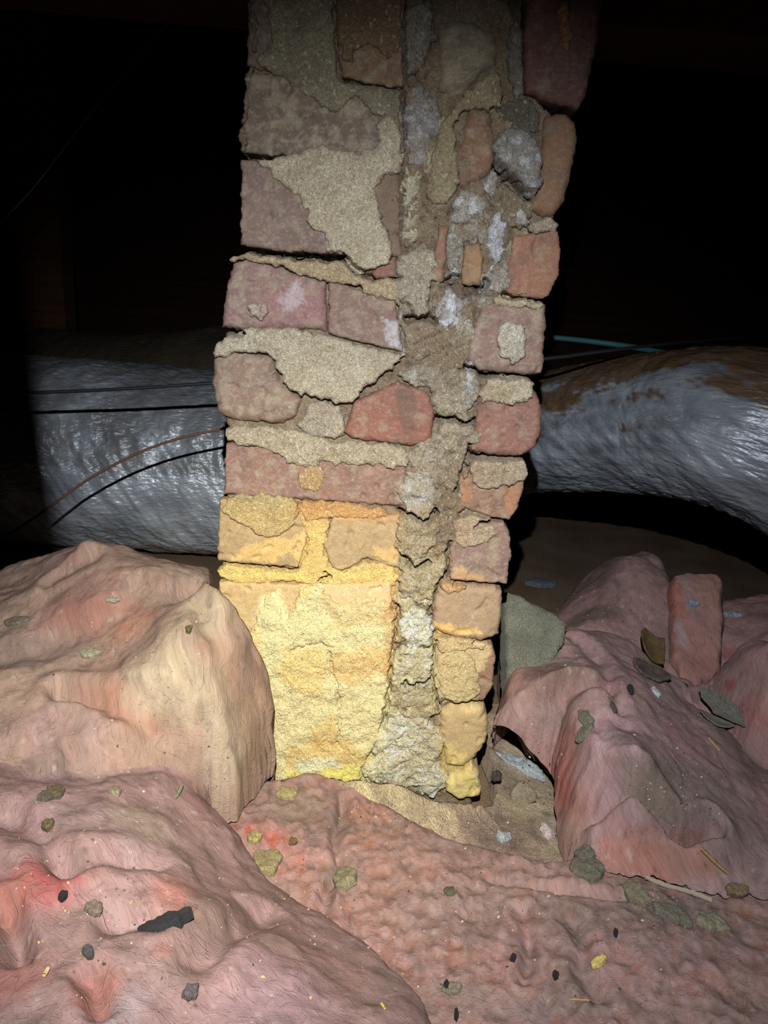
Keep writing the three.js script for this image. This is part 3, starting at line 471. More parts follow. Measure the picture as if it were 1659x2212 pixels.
// outline and ctrl: [x px, y px, height] or {x, z, y}; folds: [[px...], depth, width]; patches: [px, py, rx, ry, colour, strength] laid on the finished surface
function batt(name, label, { outline, ctrl, R = 0.04, folds = [], patches = [], lumps = 1, tone = PINK, dusty = 0.5, cell = 0.0036, group, category = 'insulation', kind, ropey = 0, mat = woolMat, under, edge = 0.003, streak = 0.5, tufts = 1 }) {
  const seed = 700 + NW++ * 9, n = layers.length, pt = p => Array.isArray(p) ? P3(p) : [p.x, p.z, p.y];
  const ol = outline.map(pt), hs = spline(ctrl.map(pt)), poly = smooth(ol.map(p => [p[0], -p[1]]), 3), sd = inside(poly);
  const rim = (u, v) => { const s = sd(u, v); return Math.abs(s) < 5 * edge ? s + edge * 1.6 * fbm(u * 28, v * 28, 2, seed + 3) : s; };
  const radius = typeof R === 'function' ? R : () => R;
  const round = (u, v, s) => { const r = radius(u, -v); return s >= r ? 1 : (1 - (1 - s / r) ** 2.6) ** (1 / 2.6); };
  const fl = folds.map(([line, d, w, y = 0.08]) => [line.map(p => { const q = onY(p[0], p[1], p[2] ?? y); return [q.x, q.z]; }), d, w]);
  const raw = (u, v) => {
    const x = u, z = -v, wx = 0.010 * fbm(u * 9, v * 9, 2, seed + 7), wz = 0.010 * fbm(u * 9, v * 9, 2, seed + 8);
    let y = hs(x, z) + lumps * (0.014 * fbm(u * 11, v * 11, 3, seed) + 0.004 * fbm(u * 38, v * 38, 3, seed + 1)) + tufts * (0.0014 * fbm(u * 110 + 20 * wx, v * 110, 3, seed + 2));
    if (ropey) y += ropey * (ridge(u * 75 + 120 * wx, v * 46 + 120 * wz, 3, seed + 3) * 0.0035 + ridge(u * 26, v * 34, 2, seed + 5) * 0.005 + 0.0012 * ridge(u * 160 + 300 * wx, v * 120 + 300 * wz, 2, seed + 6));
    for (const [l, d, w] of fl) { const q = segDist(x + wx, z + wz, l); if (q < 5 * w) y -= d * Math.exp(-(q / w) * (q / w)) - 0.35 * d * Math.exp(-((q - 2 * w) / w) * ((q - 2 * w) / w)); }
    return y;
  };
  const floorAt = (u, v) => Math.max(stack(u, v, n) + 0.005, under ? under(u, -v) : -9);
  const sdf = (u, v) => { const s = rim(u, v); return s < -0.01 ? s : Math.min(s, raw(u, v) - floorAt(u, v)); };
  const height = (u, v, s) => { const b = floorAt(u, v); return b + Math.max(0.001, raw(u, v) - b) * round(u, v, s); };
  const us = poly.map(p => p[0]), vs = poly.map(p => p[1]);
  layers.push({ rim, raw, round, under, u0: Math.min(...us) - 0.01, u1: Math.max(...us) + 0.01, v0: Math.min(...vs) - 0.01, v1: Math.max(...vs) + 0.01 });
  const opt = { cell, edge: 0.01, sdf, seed, back: floorAt, place: warp, height };
  const probe = new THREE.Mesh(relief(poly, { ...opt, cell: cell * 4 }), new THREE.MeshStandardMaterial({ side: THREE.DoubleSide }));
  const pa = patches.map(([px, py, rx, ry, c, k]) => { const h = hit([probe], px, py) || onY(px, py, 0.06), m = h.distanceTo(EYE) / FOCAL; return { x: h.x, y: h.y, z: h.z, a: rx * m * 1.1, b: ry * m * 1.35, c, k }; });
  probe.geometry.dispose();
  const g = relief(poly, {
    ...opt, color: (pu, pv, s, h) => {
      const x = pu, z = -pv, u = pu + 0.6 * h, v = pv - 0.8 * h, w1 = fbm(u * 20, v * 20, 3, seed + 21), w2 = fbm(u * 20, v * 20, 3, seed + 22);
      let c = mixC(tone, mixC(ROSE, WHITE, sstep(-0.25, 0.25, fbm(u * 7, v * 7, 2, seed + 20))), 0.5 * sstep(-0.1, 0.45, fbm(u * 13 + w1, v * 13 + w2, 4, seed + 10)));
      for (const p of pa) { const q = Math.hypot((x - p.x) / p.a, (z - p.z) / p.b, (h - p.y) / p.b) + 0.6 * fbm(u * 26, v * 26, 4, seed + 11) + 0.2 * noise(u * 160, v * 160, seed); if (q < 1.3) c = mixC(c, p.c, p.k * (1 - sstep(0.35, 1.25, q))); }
      // torn streaks of paler and redder fibre
      const st = ridge(u * 38 + 5 * w1, v * 24 + 5 * w2, 3, seed + 23); c = mixC(c, st > 0 ? WHITE : ROSE, streak * 0.30 * sstep(0.12, 0.5, Math.abs(st)));
      const d = sstep(-0.3, 0.42, fbm(u * 15 + w2, v * 15 + w1, 5, seed + 12)) * dusty; c = mixC(c, DUST, d * 0.85);
      const d2 = sstep(0.12, 0.42, fbm(u * 48, v * 48, 4, seed + 13)); c = mixC(c, GREYDUST, d2 * dusty * 0.75);
      c = mul(c, 1 + 0.30 * fbm(u * 170, v * 170, 3, seed + 14));
      const q = noise(u * 380, v * 380, seed + 15); if (q > 0.72) c = mixC(c, C(226, 214, 196), 0.5); else if (q < -0.78) c = mixC(c, C(84, 70, 60), 0.55);
      c = mixC(c, mul(C(170, 148, 134), 0.5 + 1.5 * c[1]), 0.22);
      if (ropey) { const wx = 0.010 * fbm(pu * 9, pv * 9, 2, seed + 7), wz = 0.010 * fbm(pu * 9, pv * 9, 2, seed + 8), k = ridge(pu * 75 + 120 * wx, pv * 46 + 120 * wz, 3, seed + 3); c = k > 0.25 ? mixC(c, WHITE, 0.28 * sstep(0.25, 0.7, k)) : mul(c, 1 + 0.35 * Math.min(0, k)); }
      return mul(c, mat === dirtMat ? 0.85 : 0.70);
    },
  });
  const m = new THREE.Mesh(g, mat); return top(m, name, label, category, group, kind);
}
const wools = [];
const IN = 'insulation_batt', GR = 'pink glass wool around the chimney';
// sandy rubble fallen round the foot of the stack
const dirt = batt('rubble_dirt', 'grey brown sandy rubble and dirt around the chimney foot', {
  outline: [{ x: -0.2, z: 0.02, y: 0 }, { x: -0.09, z: 0.02, y: 0 }, { x: 0.155, z: 0.02, y: 0 }, { x: 0.166, z: -0.2, y: 0 }, { x: 0.34, z: -0.22, y: 0 }, { x: 0.4, z: 0.02, y: 0 }, { x: 0.36, z: 0.2, y: 0 }, { x: 0.1, z: 0.26, y: 0 }, { x: -0.2, z: 0.2, y: 0 }],
  ctrl: [{ x: -0.15, z: 0.02, y: 0.0 }, { x: -0.05, z: 0.02, y: 0.03 }, { x: 0, z: 0.02, y: 0.042 }, { x: 0.05, z: 0.02, y: 0.044 }, { x: 0.1, z: 0.02, y: 0.022 }, { x: 0.15, z: 0.02, y: 0.004 }, { x: 0.03, z: 0.05, y: 0.022 }, { x: 0.2, z: -0.05, y: -0.01 }, { x: 0.0, z: 0.08, y: 0.0 }, { x: 0.1, z: 0.1, y: -0.004 }, { x: 0.25, z: 0.05, y: -0.01 }, { x: 0.2, z: 0.18, y: -0.014 }, { x: 0, z: 0.2, y: -0.014 }],
  R: 0.004, lumps: 0.5, dusty: 0.75, streak: 0, cell: 0.0024, tone: C(206, 190, 156), mat: dirtMat, category: 'dirt', kind: 'stuff',
  folds: [[[[955, 1700], [1010, 1745], [1070, 1790]], 0.008, 0.003, 0.0]],
  patches: [[820, 1730, 110, 50, C(232, 220, 160), 0.95], [900, 1750, 80, 50, C(222, 208, 160), 0.8], [730, 1735, 30, 20, C(170, 154, 110), 0.6], [1080, 1800, 80, 40, C(120, 106, 92), 0.7], [1100, 1690, 60, 40, C(130, 116, 96), 0.6], [1120, 1840, 60, 30, C(150, 120, 110), 0.7]],
});
// matted ground layer in front
wools.push(batt(IN, 'flat trodden salmon pink glass wool mat at the foot of the chimney', {
  outline: [[500, 1740, 0], [600, 1706, 0], [690, 1722, 0], [760, 1742, 0], [880, 1800, 0], [1010, 1850, 0], [1150, 1890, 0], [1250, 1880, 0], [1400, 1860, 0], { x: 0.75, z: 0.02, y: 0 }, { x: 0.8, z: 0.75, y: 0 }, { x: -0.35, z: 0.75, y: 0 }, { x: -0.3, z: 0.2, y: 0 }],
  ctrl: [[560, 1760, 0.03], [640, 1770, 0.025], [760, 1800, 0.022], [900, 1850, 0.022], [1050, 1900, 0.022], [1250, 1960, 0.03], [1500, 2000, 0.03], [700, 1900, 0.02], [900, 2000, 0.026], [1200, 2100, 0.03], [1500, 2150, 0.035], [800, 2200, 0.03], [500, 2000, 0.02], { x: 0.75, z: 0.3, y: 0.03 }, { x: 0, z: 0.7, y: 0.03 }, { x: 0.7, z: 0.7, y: 0.03 }],
  R: 0.025, lumps: 0.55, ropey: 0.75, streak: 1, dusty: 0.8, cell: 0.003, tone: C(200, 140, 120),
  folds: [[[[735, 1740], [720, 1800], [735, 1880], [700, 1930], [690, 1990]], 0.008, 0.006, 0.02], [[[1230, 2010], [1260, 2060], [1250, 2120], [1290, 2180]], 0.008, 0.008, 0.02], [[[1130, 1980], [1140, 2060], [1120, 2130]], 0.006, 0.006, 0.02], [[[1060, 1900], [1170, 1930], [1340, 1960]], 0.006, 0.006, 0.02]],
  patches: [[640, 1740, 60, 40, C(222, 190, 156), 0.8], [565, 1800, 45, 28, C(232, 96, 62), 0.85], [640, 1850, 60, 45, CORAL, 0.5], [800, 1780, 90, 50, C(216, 140, 104), 0.7], [860, 1900, 120, 40, C(198, 120, 84), 0.7], [980, 1930, 120, 40, C(196, 166, 152), 0.5], [740, 1895, 40, 30, C(150, 138, 112), 0.7], [1255, 1990, 60, 40, C(140, 122, 106), 0.7], [1250, 2090, 30, 60, C(146, 124, 112), 0.6], [1230, 2160, 70, 40, C(130, 116, 104), 0.6], [1440, 1960, 110, 50, C(128, 116, 100), 0.9, 0.4], [1580, 2100, 120, 90, C(186, 132, 114), 0.5], [900, 2080, 160, 60, C(186, 108, 92), 0.6], [1150, 2040, 120, 60, C(200, 122, 116), 0.5], [1480, 2050, 120, 60, C(206, 132, 122), 0.5], [980, 2140, 60, 24, C(150, 130, 112), 0.7], [1560, 2190, 80, 30, C(190, 150, 130), 0.6], [1140, 2190, 60, 30, C(176, 150, 146), 0.6], [820, 2120, 60, 30, C(196, 140, 134), 0.6]],
}));
// big hump on the left, leaning on the chimney
const fz = (px, py, z = 0.02) => { const p = onZ(px, py, z); return { x: p.x, z, y: p.y }; };
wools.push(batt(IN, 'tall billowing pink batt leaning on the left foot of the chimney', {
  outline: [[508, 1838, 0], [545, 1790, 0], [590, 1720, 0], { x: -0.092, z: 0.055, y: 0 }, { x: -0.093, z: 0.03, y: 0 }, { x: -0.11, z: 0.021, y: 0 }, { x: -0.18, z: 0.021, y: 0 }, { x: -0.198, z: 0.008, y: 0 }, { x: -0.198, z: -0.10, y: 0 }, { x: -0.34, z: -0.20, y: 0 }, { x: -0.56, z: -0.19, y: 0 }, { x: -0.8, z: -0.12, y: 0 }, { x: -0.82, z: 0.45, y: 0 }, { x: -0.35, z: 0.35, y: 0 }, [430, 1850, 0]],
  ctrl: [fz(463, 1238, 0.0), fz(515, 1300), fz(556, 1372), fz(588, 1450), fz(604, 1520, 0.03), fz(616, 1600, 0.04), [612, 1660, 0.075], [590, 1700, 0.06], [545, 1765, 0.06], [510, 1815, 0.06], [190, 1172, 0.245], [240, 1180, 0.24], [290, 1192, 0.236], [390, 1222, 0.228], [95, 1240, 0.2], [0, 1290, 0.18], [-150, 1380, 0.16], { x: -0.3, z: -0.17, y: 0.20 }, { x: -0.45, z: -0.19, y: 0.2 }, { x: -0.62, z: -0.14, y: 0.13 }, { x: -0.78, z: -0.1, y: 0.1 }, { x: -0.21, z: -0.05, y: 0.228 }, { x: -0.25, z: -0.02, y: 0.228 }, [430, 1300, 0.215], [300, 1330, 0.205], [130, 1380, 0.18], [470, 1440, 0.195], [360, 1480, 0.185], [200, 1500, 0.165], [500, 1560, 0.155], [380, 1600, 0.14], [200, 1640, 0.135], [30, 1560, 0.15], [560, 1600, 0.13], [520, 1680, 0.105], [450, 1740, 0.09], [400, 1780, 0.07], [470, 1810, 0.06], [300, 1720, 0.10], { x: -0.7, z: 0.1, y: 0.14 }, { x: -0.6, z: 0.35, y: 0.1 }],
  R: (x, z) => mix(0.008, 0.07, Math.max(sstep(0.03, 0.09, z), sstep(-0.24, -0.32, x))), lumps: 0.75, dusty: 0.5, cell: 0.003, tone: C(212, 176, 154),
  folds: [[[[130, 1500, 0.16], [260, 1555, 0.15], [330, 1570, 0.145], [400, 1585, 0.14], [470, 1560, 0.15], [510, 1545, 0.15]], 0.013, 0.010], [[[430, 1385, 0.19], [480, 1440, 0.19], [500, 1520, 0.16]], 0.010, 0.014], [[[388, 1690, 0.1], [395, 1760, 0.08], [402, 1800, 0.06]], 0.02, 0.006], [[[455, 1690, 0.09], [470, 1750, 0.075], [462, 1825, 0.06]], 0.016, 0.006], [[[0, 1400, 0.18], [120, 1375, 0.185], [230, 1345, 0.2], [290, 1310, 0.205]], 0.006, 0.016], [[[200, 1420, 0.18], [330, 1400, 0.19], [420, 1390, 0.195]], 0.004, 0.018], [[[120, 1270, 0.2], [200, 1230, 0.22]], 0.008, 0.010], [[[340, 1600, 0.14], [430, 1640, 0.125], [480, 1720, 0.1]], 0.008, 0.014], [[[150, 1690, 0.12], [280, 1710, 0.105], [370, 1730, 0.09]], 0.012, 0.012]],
  patches: [[450, 1410, 30, 40, C(226, 120, 86), 0.75], [490, 1480, 26, 60, C(222, 150, 108), 0.7], [300, 1345, 60, 40, C(226, 140, 108), 0.6], [160, 1320, 90, 40, C(214, 120, 112), 0.6], [240, 1300, 60, 20, C(206, 128, 110), 0.5], [240, 1510, 70, 40, C(232, 156, 122), 0.7], [310, 1565, 80, 22, C(226, 110, 84), 0.8], [390, 1470, 130, 90, C(228, 212, 174), 0.8], [540, 1600, 60, 90, C(214, 180, 142), 0.6], [420, 1350, 110, 40, C(214, 192, 156), 0.6], [470, 1300, 80, 50, C(216, 200, 160), 0.8], [480, 1620, 50, 80, C(214, 202, 170), 0.6], [60, 1420, 150, 40, C(160, 140, 130), 0.6], [120, 1600, 120, 60, C(196, 148, 150), 0.5], [300, 1640, 120, 60, C(196, 158, 132), 0.6], [100, 1700, 60, 60, C(150, 132, 130), 0.7], [380, 1240, 70, 16, C(200, 178, 150), 0.6], [560, 1480, 30, 80, C(222, 170, 130), 0.5]],  // the pale beige patches paint the warm beam tint into the wool
}));
// nearer roll in the left corner
wools.push(batt(IN, 'mauve pink rounded roll of glass wool lying in front of the tall batt', {
  outline: [[424, 1835, 0.0], [500, 1880, 0], [530, 1950, 0], [612, 2005, 0], [712, 2058, 0], [790, 2130, 0], [900, 2260, 0], { x: 0.06, z: 0.6, y: 0 }, { x: -0.6, z: 0.7, y: 0 }, { x: -0.75, z: 0.3, y: 0 }, { x: -0.55, z: 0.18, y: 0 }, [180, 1730, 0.04], [330, 1735, 0.03]],
  ctrl: [[60, 1690, 0.135], [200, 1690, 0.13], [330, 1700, 0.118], [400, 1740, 0.1], [430, 1800, 0.088], [490, 1880, 0.078], [515, 1935, 0.076], [600, 1990, 0.078], [700, 2042, 0.08], [775, 2110, 0.085], [860, 2200, 0.09], [0, 1800, 0.145], [150, 1820, 0.145], [300, 1830, 0.135], [400, 1920, 0.125], [200, 1980, 0.14], [500, 2060, 0.12], [350, 2150, 0.135], [650, 2180, 0.115], [0, 2050, 0.14], [150, 2150, 0.14], { x: -0.5, z: 0.6, y: 0.13 }, { x: -0.2, z: 0.65, y: 0.12 }],
  R: 0.045, lumps: 0.8, dusty: 0.62, cell: 0.0028, tone: C(190, 148, 148),
  folds: [[[[0, 1985, 0.14], [30, 2060, 0.14]], 0.012, 0.008], [[[200, 2110, 0.14], [230, 2180, 0.14]], 0.008, 0.008], [[[560, 1940, 0.1], [500, 2000, 0.12], [430, 2080, 0.13]], 0.010, 0.012], [[[140, 1870, 0.14], [240, 1850, 0.14], [330, 1860, 0.13]], 0.009, 0.012], [[[240, 1990, 0.14], [330, 1990, 0.135]], 0.008, 0.008], [[[0, 1760, 0.14], [100, 1800, 0.145], [150, 1870, 0.145]], 0.008, 0.012]],
  patches: [[90, 1900, 80, 50, C(214, 84, 88), 0.85], [380, 1930, 60, 50, C(224, 130, 112), 0.7], [215, 2150, 60, 50, C(214, 104, 90), 0.75], [40, 2100, 60, 50, C(204, 90, 84), 0.75], [180, 2050, 120, 40, C(196, 146, 150), 0.5], [20, 1960, 30, 60, C(210, 120, 100), 0.6], [330, 1790, 120, 40, C(196, 176, 158), 0.7], [130, 1760, 90, 50, C(170, 140, 150), 0.6], [600, 2120, 120, 60, C(186, 146, 158), 0.7], [620, 2040, 60, 30, C(170, 136, 122), 0.6], [460, 1960, 60, 60, C(166, 138, 124), 0.7], [350, 2080, 80, 50, C(160, 134, 130), 0.6], [560, 2180, 100, 40, C(180, 142, 156), 0.6], [120, 1680, 60, 30, C(150, 128, 130), 0.6], [350, 2050, 25, 20, C(214, 120, 120), 0.6], [270, 2190, 30, 60, C(206, 196, 206), 0.6]],
}));
// right hand batts, furthest first
wools.push(batt(IN, 'dusty humped batt end rising beside the board floor right of the chimney', {
  outline: [[1085, 1330, 0], { x: 0.24, z: -0.32, y: 0 }, { x: 0.34, z: -0.46, y: 0 }, { x: 0.46, z: -0.48, y: 0 }, { x: 0.47, z: -0.3, y: 0 }, { x: 0.42, z: -0.08, y: 0 }, { x: 0.22, z: -0.08, y: 0 }],
  ctrl: [[1118, 1300, 0.07], [1200, 1284, 0.1], [1280, 1245, 0.15], [1340, 1212, 0.19], [1390, 1205, 0.2], [1425, 1220, 0.19], [1400, 1300, 0.16], [1390, 1390, 0.12], [1300, 1340, 0.14], [1200, 1340, 0.11], [1150, 1330, 0.08], { x: 0.4, z: -0.44, y: 0.17 }, { x: 0.3, z: -0.4, y: 0.1 }],
  R: 0.03, lumps: 0.7, dusty: 0.7, tone: C(204, 158, 152),
  patches: [[1270, 1330, 70, 30, C(120, 104, 84), 0.8], [1150, 1320, 50, 20, C(196, 116, 116), 0.7], [1280, 1280, 40, 20, C(196, 130, 124), 0.6], [1300, 1250, 90, 30, C(140, 116, 106), 0.7]],
}));
wools.push(batt(IN, 'standing pink flap with a pale frayed side, wedged between two batts', {
  outline: [{ x: 0.415, z: -0.15, y: 0 }, { x: 0.425, z: -0.25, y: 0 }, { x: 0.445, z: -0.31, y: 0 }, { x: 0.52, z: -0.31, y: 0 }, { x: 0.505, z: -0.24, y: 0 }, { x: 0.47, z: -0.15, y: 0 }],
  ctrl: [{ x: 0.43, z: -0.16, y: 0.12 }, { x: 0.47, z: -0.16, y: 0.112 }, { x: 0.44, z: -0.3, y: 0.2 }, { x: 0.515, z: -0.3, y: 0.2 }, { x: 0.43, z: -0.24, y: 0.17 }, { x: 0.5, z: -0.24, y: 0.165 }, { x: 0.48, z: -0.34, y: 0.205 }],
  R: 0.012, lumps: 0.4, dusty: 0.25, cell: 0.003, tone: C(218, 156, 140), patches: [[1445, 1290, 24, 60, C(226, 122, 94), 0.8], [1440, 1400, 20, 50, C(206, 110, 92), 0.7], [1475, 1370, 14, 30, WHITE, 0.9], [1485, 1280, 12, 60, C(196, 170, 168), 0.7]],
}));
wools.push(batt(IN, 'layered folded batt with rose red inner layers near the curled paper scrap', {
  outline: [{ x: 0.42, z: -0.1, y: 0 }, { x: 0.48, z: -0.36, y: 0 }, { x: 0.75, z: -0.42, y: 0 }, { x: 0.9, z: -0.2, y: 0 }, { x: 0.85, z: 0.0, y: 0 }, { x: 0.5, z: 0.02, y: 0 }],
  ctrl: [[1500, 1330, 0.13], [1560, 1345, 0.13], [1620, 1370, 0.13], [1659, 1385, 0.135], [1500, 1420, 0.12], [1570, 1430, 0.13], [1640, 1440, 0.14], [1500, 1500, 0.075], [1560, 1530, 0.06], [1640, 1560, 0.05], { x: 0.8, z: -0.3, y: 0.12 }, { x: 0.8, z: -0.05, y: 0.05 }],
  R: 0.07, lumps: 0.7, dusty: 0.4, cell: 0.003, tone: C(208, 156, 150),
  folds: [[[[1500, 1490, 0.09], [1540, 1475, 0.1], [1600, 1485, 0.1], [1659, 1480, 0.1]], 0.03, 0.012], [[[1500, 1440, 0.11], [1580, 1425, 0.12], [1659, 1430, 0.12]], 0.008, 0.008]],
  patches: [[1560, 1440, 100, 16, C(230, 156, 146), 0.8], [1580, 1478, 100, 12, C(206, 66, 70), 0.9], [1570, 1412, 100, 10, C(206, 96, 92), 0.7], [1620, 1540, 60, 24, C(206, 110, 104), 0.7], [1530, 1500, 30, 20, C(96, 76, 76), 0.6]],
}));
wools.push(batt(IN, 'broad sagging batt right of the chimney with a grey dirt patch', {
  under: (x, z) => FLOOR + 0.122 * Math.exp(-(((x - 0.155) / 0.085) ** 2 + ((z - 0.0) / 0.085) ** 2)), outline: [[1052, 1588, 0.06], { x: 0.154, z: -0.02, y: 0 }, { x: 0.165, z: -0.08, y: 0 }, { x: 0.22, z: -0.17, y: 0 }, { x: 0.33, z: -0.2, y: 0 }, { x: 0.42, z: -0.14, y: 0 }, { x: 0.52, z: -0.04, y: 0 }, { x: 0.8, z: -0.02, y: 0 }, { x: 0.8, z: 0.16, y: 0 }, [1659, 1975, 0.03], [1480, 1930, 0.03], [1330, 1912, 0.025], [1245, 1868, 0.01], [1192, 1785, 0], [1172, 1700, 0.0], [1150, 1655, 0.04], [1105, 1622, 0.06]],
  ctrl: [[1056, 1560, 0.098], [1062, 1520, 0.108], [1110, 1590, 0.088], [1150, 1420, 0.135], [1200, 1370, 0.15], [1290, 1352, 0.15], [1400, 1410, 0.13], [1480, 1480, 0.105], [1580, 1545, 0.08], [1659, 1600, 0.07], [1180, 1480, 0.14], [1330, 1450, 0.148], [1350, 1560, 0.135], [1200, 1560, 0.115], [1160, 1640, 0.07], [1190, 1720, 0.055], [1260, 1640, 0.11], [1350, 1680, 0.115], [1480, 1640, 0.10], [1600, 1680, 0.08], [1450, 1760, 0.08], [1300, 1780, 0.06], [1250, 1830, 0.045], [1400, 1850, 0.05], [1550, 1880, 0.05], [1640, 1800, 0.06], [1640, 1930, 0.04]],
  R: (x, z) => mix(0.02, 0.05, Math.max(sstep(0.03, 0.1, z), sstep(0.18, 0.26, x))), lumps: 0.75, dusty: 0.48, cell: 0.0028, tone: C(216, 172, 170),
  folds: [[[[1190, 1650, 0.06], [1240, 1700, 0.075], [1270, 1740, 0.07], [1330, 1765, 0.065], [1400, 1770, 0.07], [1480, 1820, 0.06], [1540, 1790, 0.07]], 0.03, 0.008], [[[1080, 1600, 0.08], [1150, 1545, 0.11], [1230, 1500, 0.13], [1310, 1490, 0.14]], 0.012, 0.009], [[[1100, 1570, 0.09], [1180, 1520, 0.12], [1240, 1480, 0.135]], 0.006, 0.005], [[[1340, 1520, 0.14], [1290, 1420, 0.148], [1230, 1370, 0.15]], 0.008, 0.010], [[[1190, 1680, 0.06], [1235, 1695, 0.07]], 0.018, 0.007]],
  patches: [[1230, 1715, 50, 30, C(196, 72, 64), 0.8], [1330, 1768, 50, 14, C(190, 84, 80), 0.7], [1100, 1480, 60, 50, C(222, 156, 126), 0.7], [1090, 1570, 50, 26, C(216, 176, 150), 0.8], [1170, 1545, 60, 18, C(214, 186, 186), 0.8], [1210, 1690, 50, 60, C(210, 84, 70), 0.85], [1230, 1600, 50, 40, C(214, 130, 116), 0.6], [1340, 1640, 60, 110, C(222, 176, 188), 0.85], [1300, 1440, 60, 40, C(206, 160, 164), 0.7], [1440, 1690, 120, 70, C(124, 114, 100), 0.95], [1560, 1750, 100, 120, C(140, 122, 112), 0.8], [1420, 1855, 130, 36, C(208, 124, 94), 0.8], [1500, 1805, 50, 12, C(196, 84, 84), 0.7], [1420, 1795, 80, 10, C(190, 88, 84), 0.6], [1200, 1450, 70, 50, C(150, 118, 104), 0.6], [1430, 1530, 80, 30, C(150, 120, 114), 0.7], [1250, 1740, 40, 30, C(206, 110, 90), 0.6], [1620, 1620, 80, 80, C(128, 114, 102), 0.8], [1480, 1600, 60, 40, C(206, 140, 150), 0.6], [1230, 1800, 40, 50, C(214, 158, 134), 0.6]],
}));
// ---------------------------------------------------------------- foil wrapped ducts, cables and timbers behind
function sweep(pts, radii, { nl = 150, nr = 150, wrinkle = 1, seed = 0, color, pitch = 0.05 }) {
  const curve = new THREE.CatmullRomCurve3(pts.map(p => new THREE.Vector3(...p))), len = curve.getLength();
  const pos = [], col = [], uv = [], idx = [];
  for (let i = 0; i <= nl; i++) {
    const t = i / nl, c = curve.getPointAt(t), d = curve.getTangentAt(t), side = new THREE.Vector3().crossVectors(d, new THREE.Vector3(0, 1, 0)).normalize(), up = new THREE.Vector3().crossVectors(side, d).normalize();
    const f = t * (radii.length - 1), k = Math.min(radii.length - 2, Math.floor(f)), r0 = mix(radii[k], radii[k + 1], f - k), l = t * len;
    for (let j = 0; j <= nr; j++) {
      const a = (j === nr ? 0 : j) / nr * Math.PI * 2, wx = Math.cos(a), wy = Math.sin(a), hel = Math.sin((l / pitch - a / (Math.PI * 2)) * Math.PI * 2);
      let r = r0 + wrinkle * (0.0007 * hel + 0.010 * fbm(l * 9 + wx * 1.6, wy * 1.6 + wx, 3, seed) + 0.005 * ridge(l * 26 + wy * 3, wx * 5 + l * 6, 3, seed + 1) + 0.0016 * ridge(l * 120 + wx * 9, wy * 16, 2, seed + 2));
      if (wy < -0.55) r *= 1 + 0.04 * (wy + 0.55);
      const p = c.clone().addScaledVector(side, r * wx).addScaledVector(up, r * wy);
      pos.push(p.x, p.y, p.z); uv.push(l, j / nr * Math.PI * 2 * r0); const q = color(l, wx, wy, t); col.push(q[0], q[1], q[2]);
    }
  }
  for (let i = 0; i < nl; i++) for (let j = 0; j < nr; j++) { const a = i * (nr + 1) + j, b = a + nr + 1; idx.push(a, a + 1, b, b, a + 1, b + 1); }
  for (const [i, flip] of [[0, true], [nl, false]]) { const c = curve.getPointAt(i / nl), k = pos.length / 3, q = color(0, 1, 0, 0); pos.push(c.x, c.y, c.z); uv.push(0, 0); col.push(q[0], q[1], q[2]); for (let j = 0; j < nr; j++) { const a = i * (nr + 1) + j; flip ? idx.push(k, a + 1, a) : idx.push(k, a, a + 1); } }
  const g = new THREE.BufferGeometry(); g.setAttribute('position', new THREE.Float32BufferAttribute(pos, 3)); g.setAttribute('uv', new THREE.Float32BufferAttribute(uv, 2)); g.setAttribute('color', new THREE.Float32BufferAttribute(col, 3)); g.setIndex(idx); g.computeVertexNormals();
  return g;
}
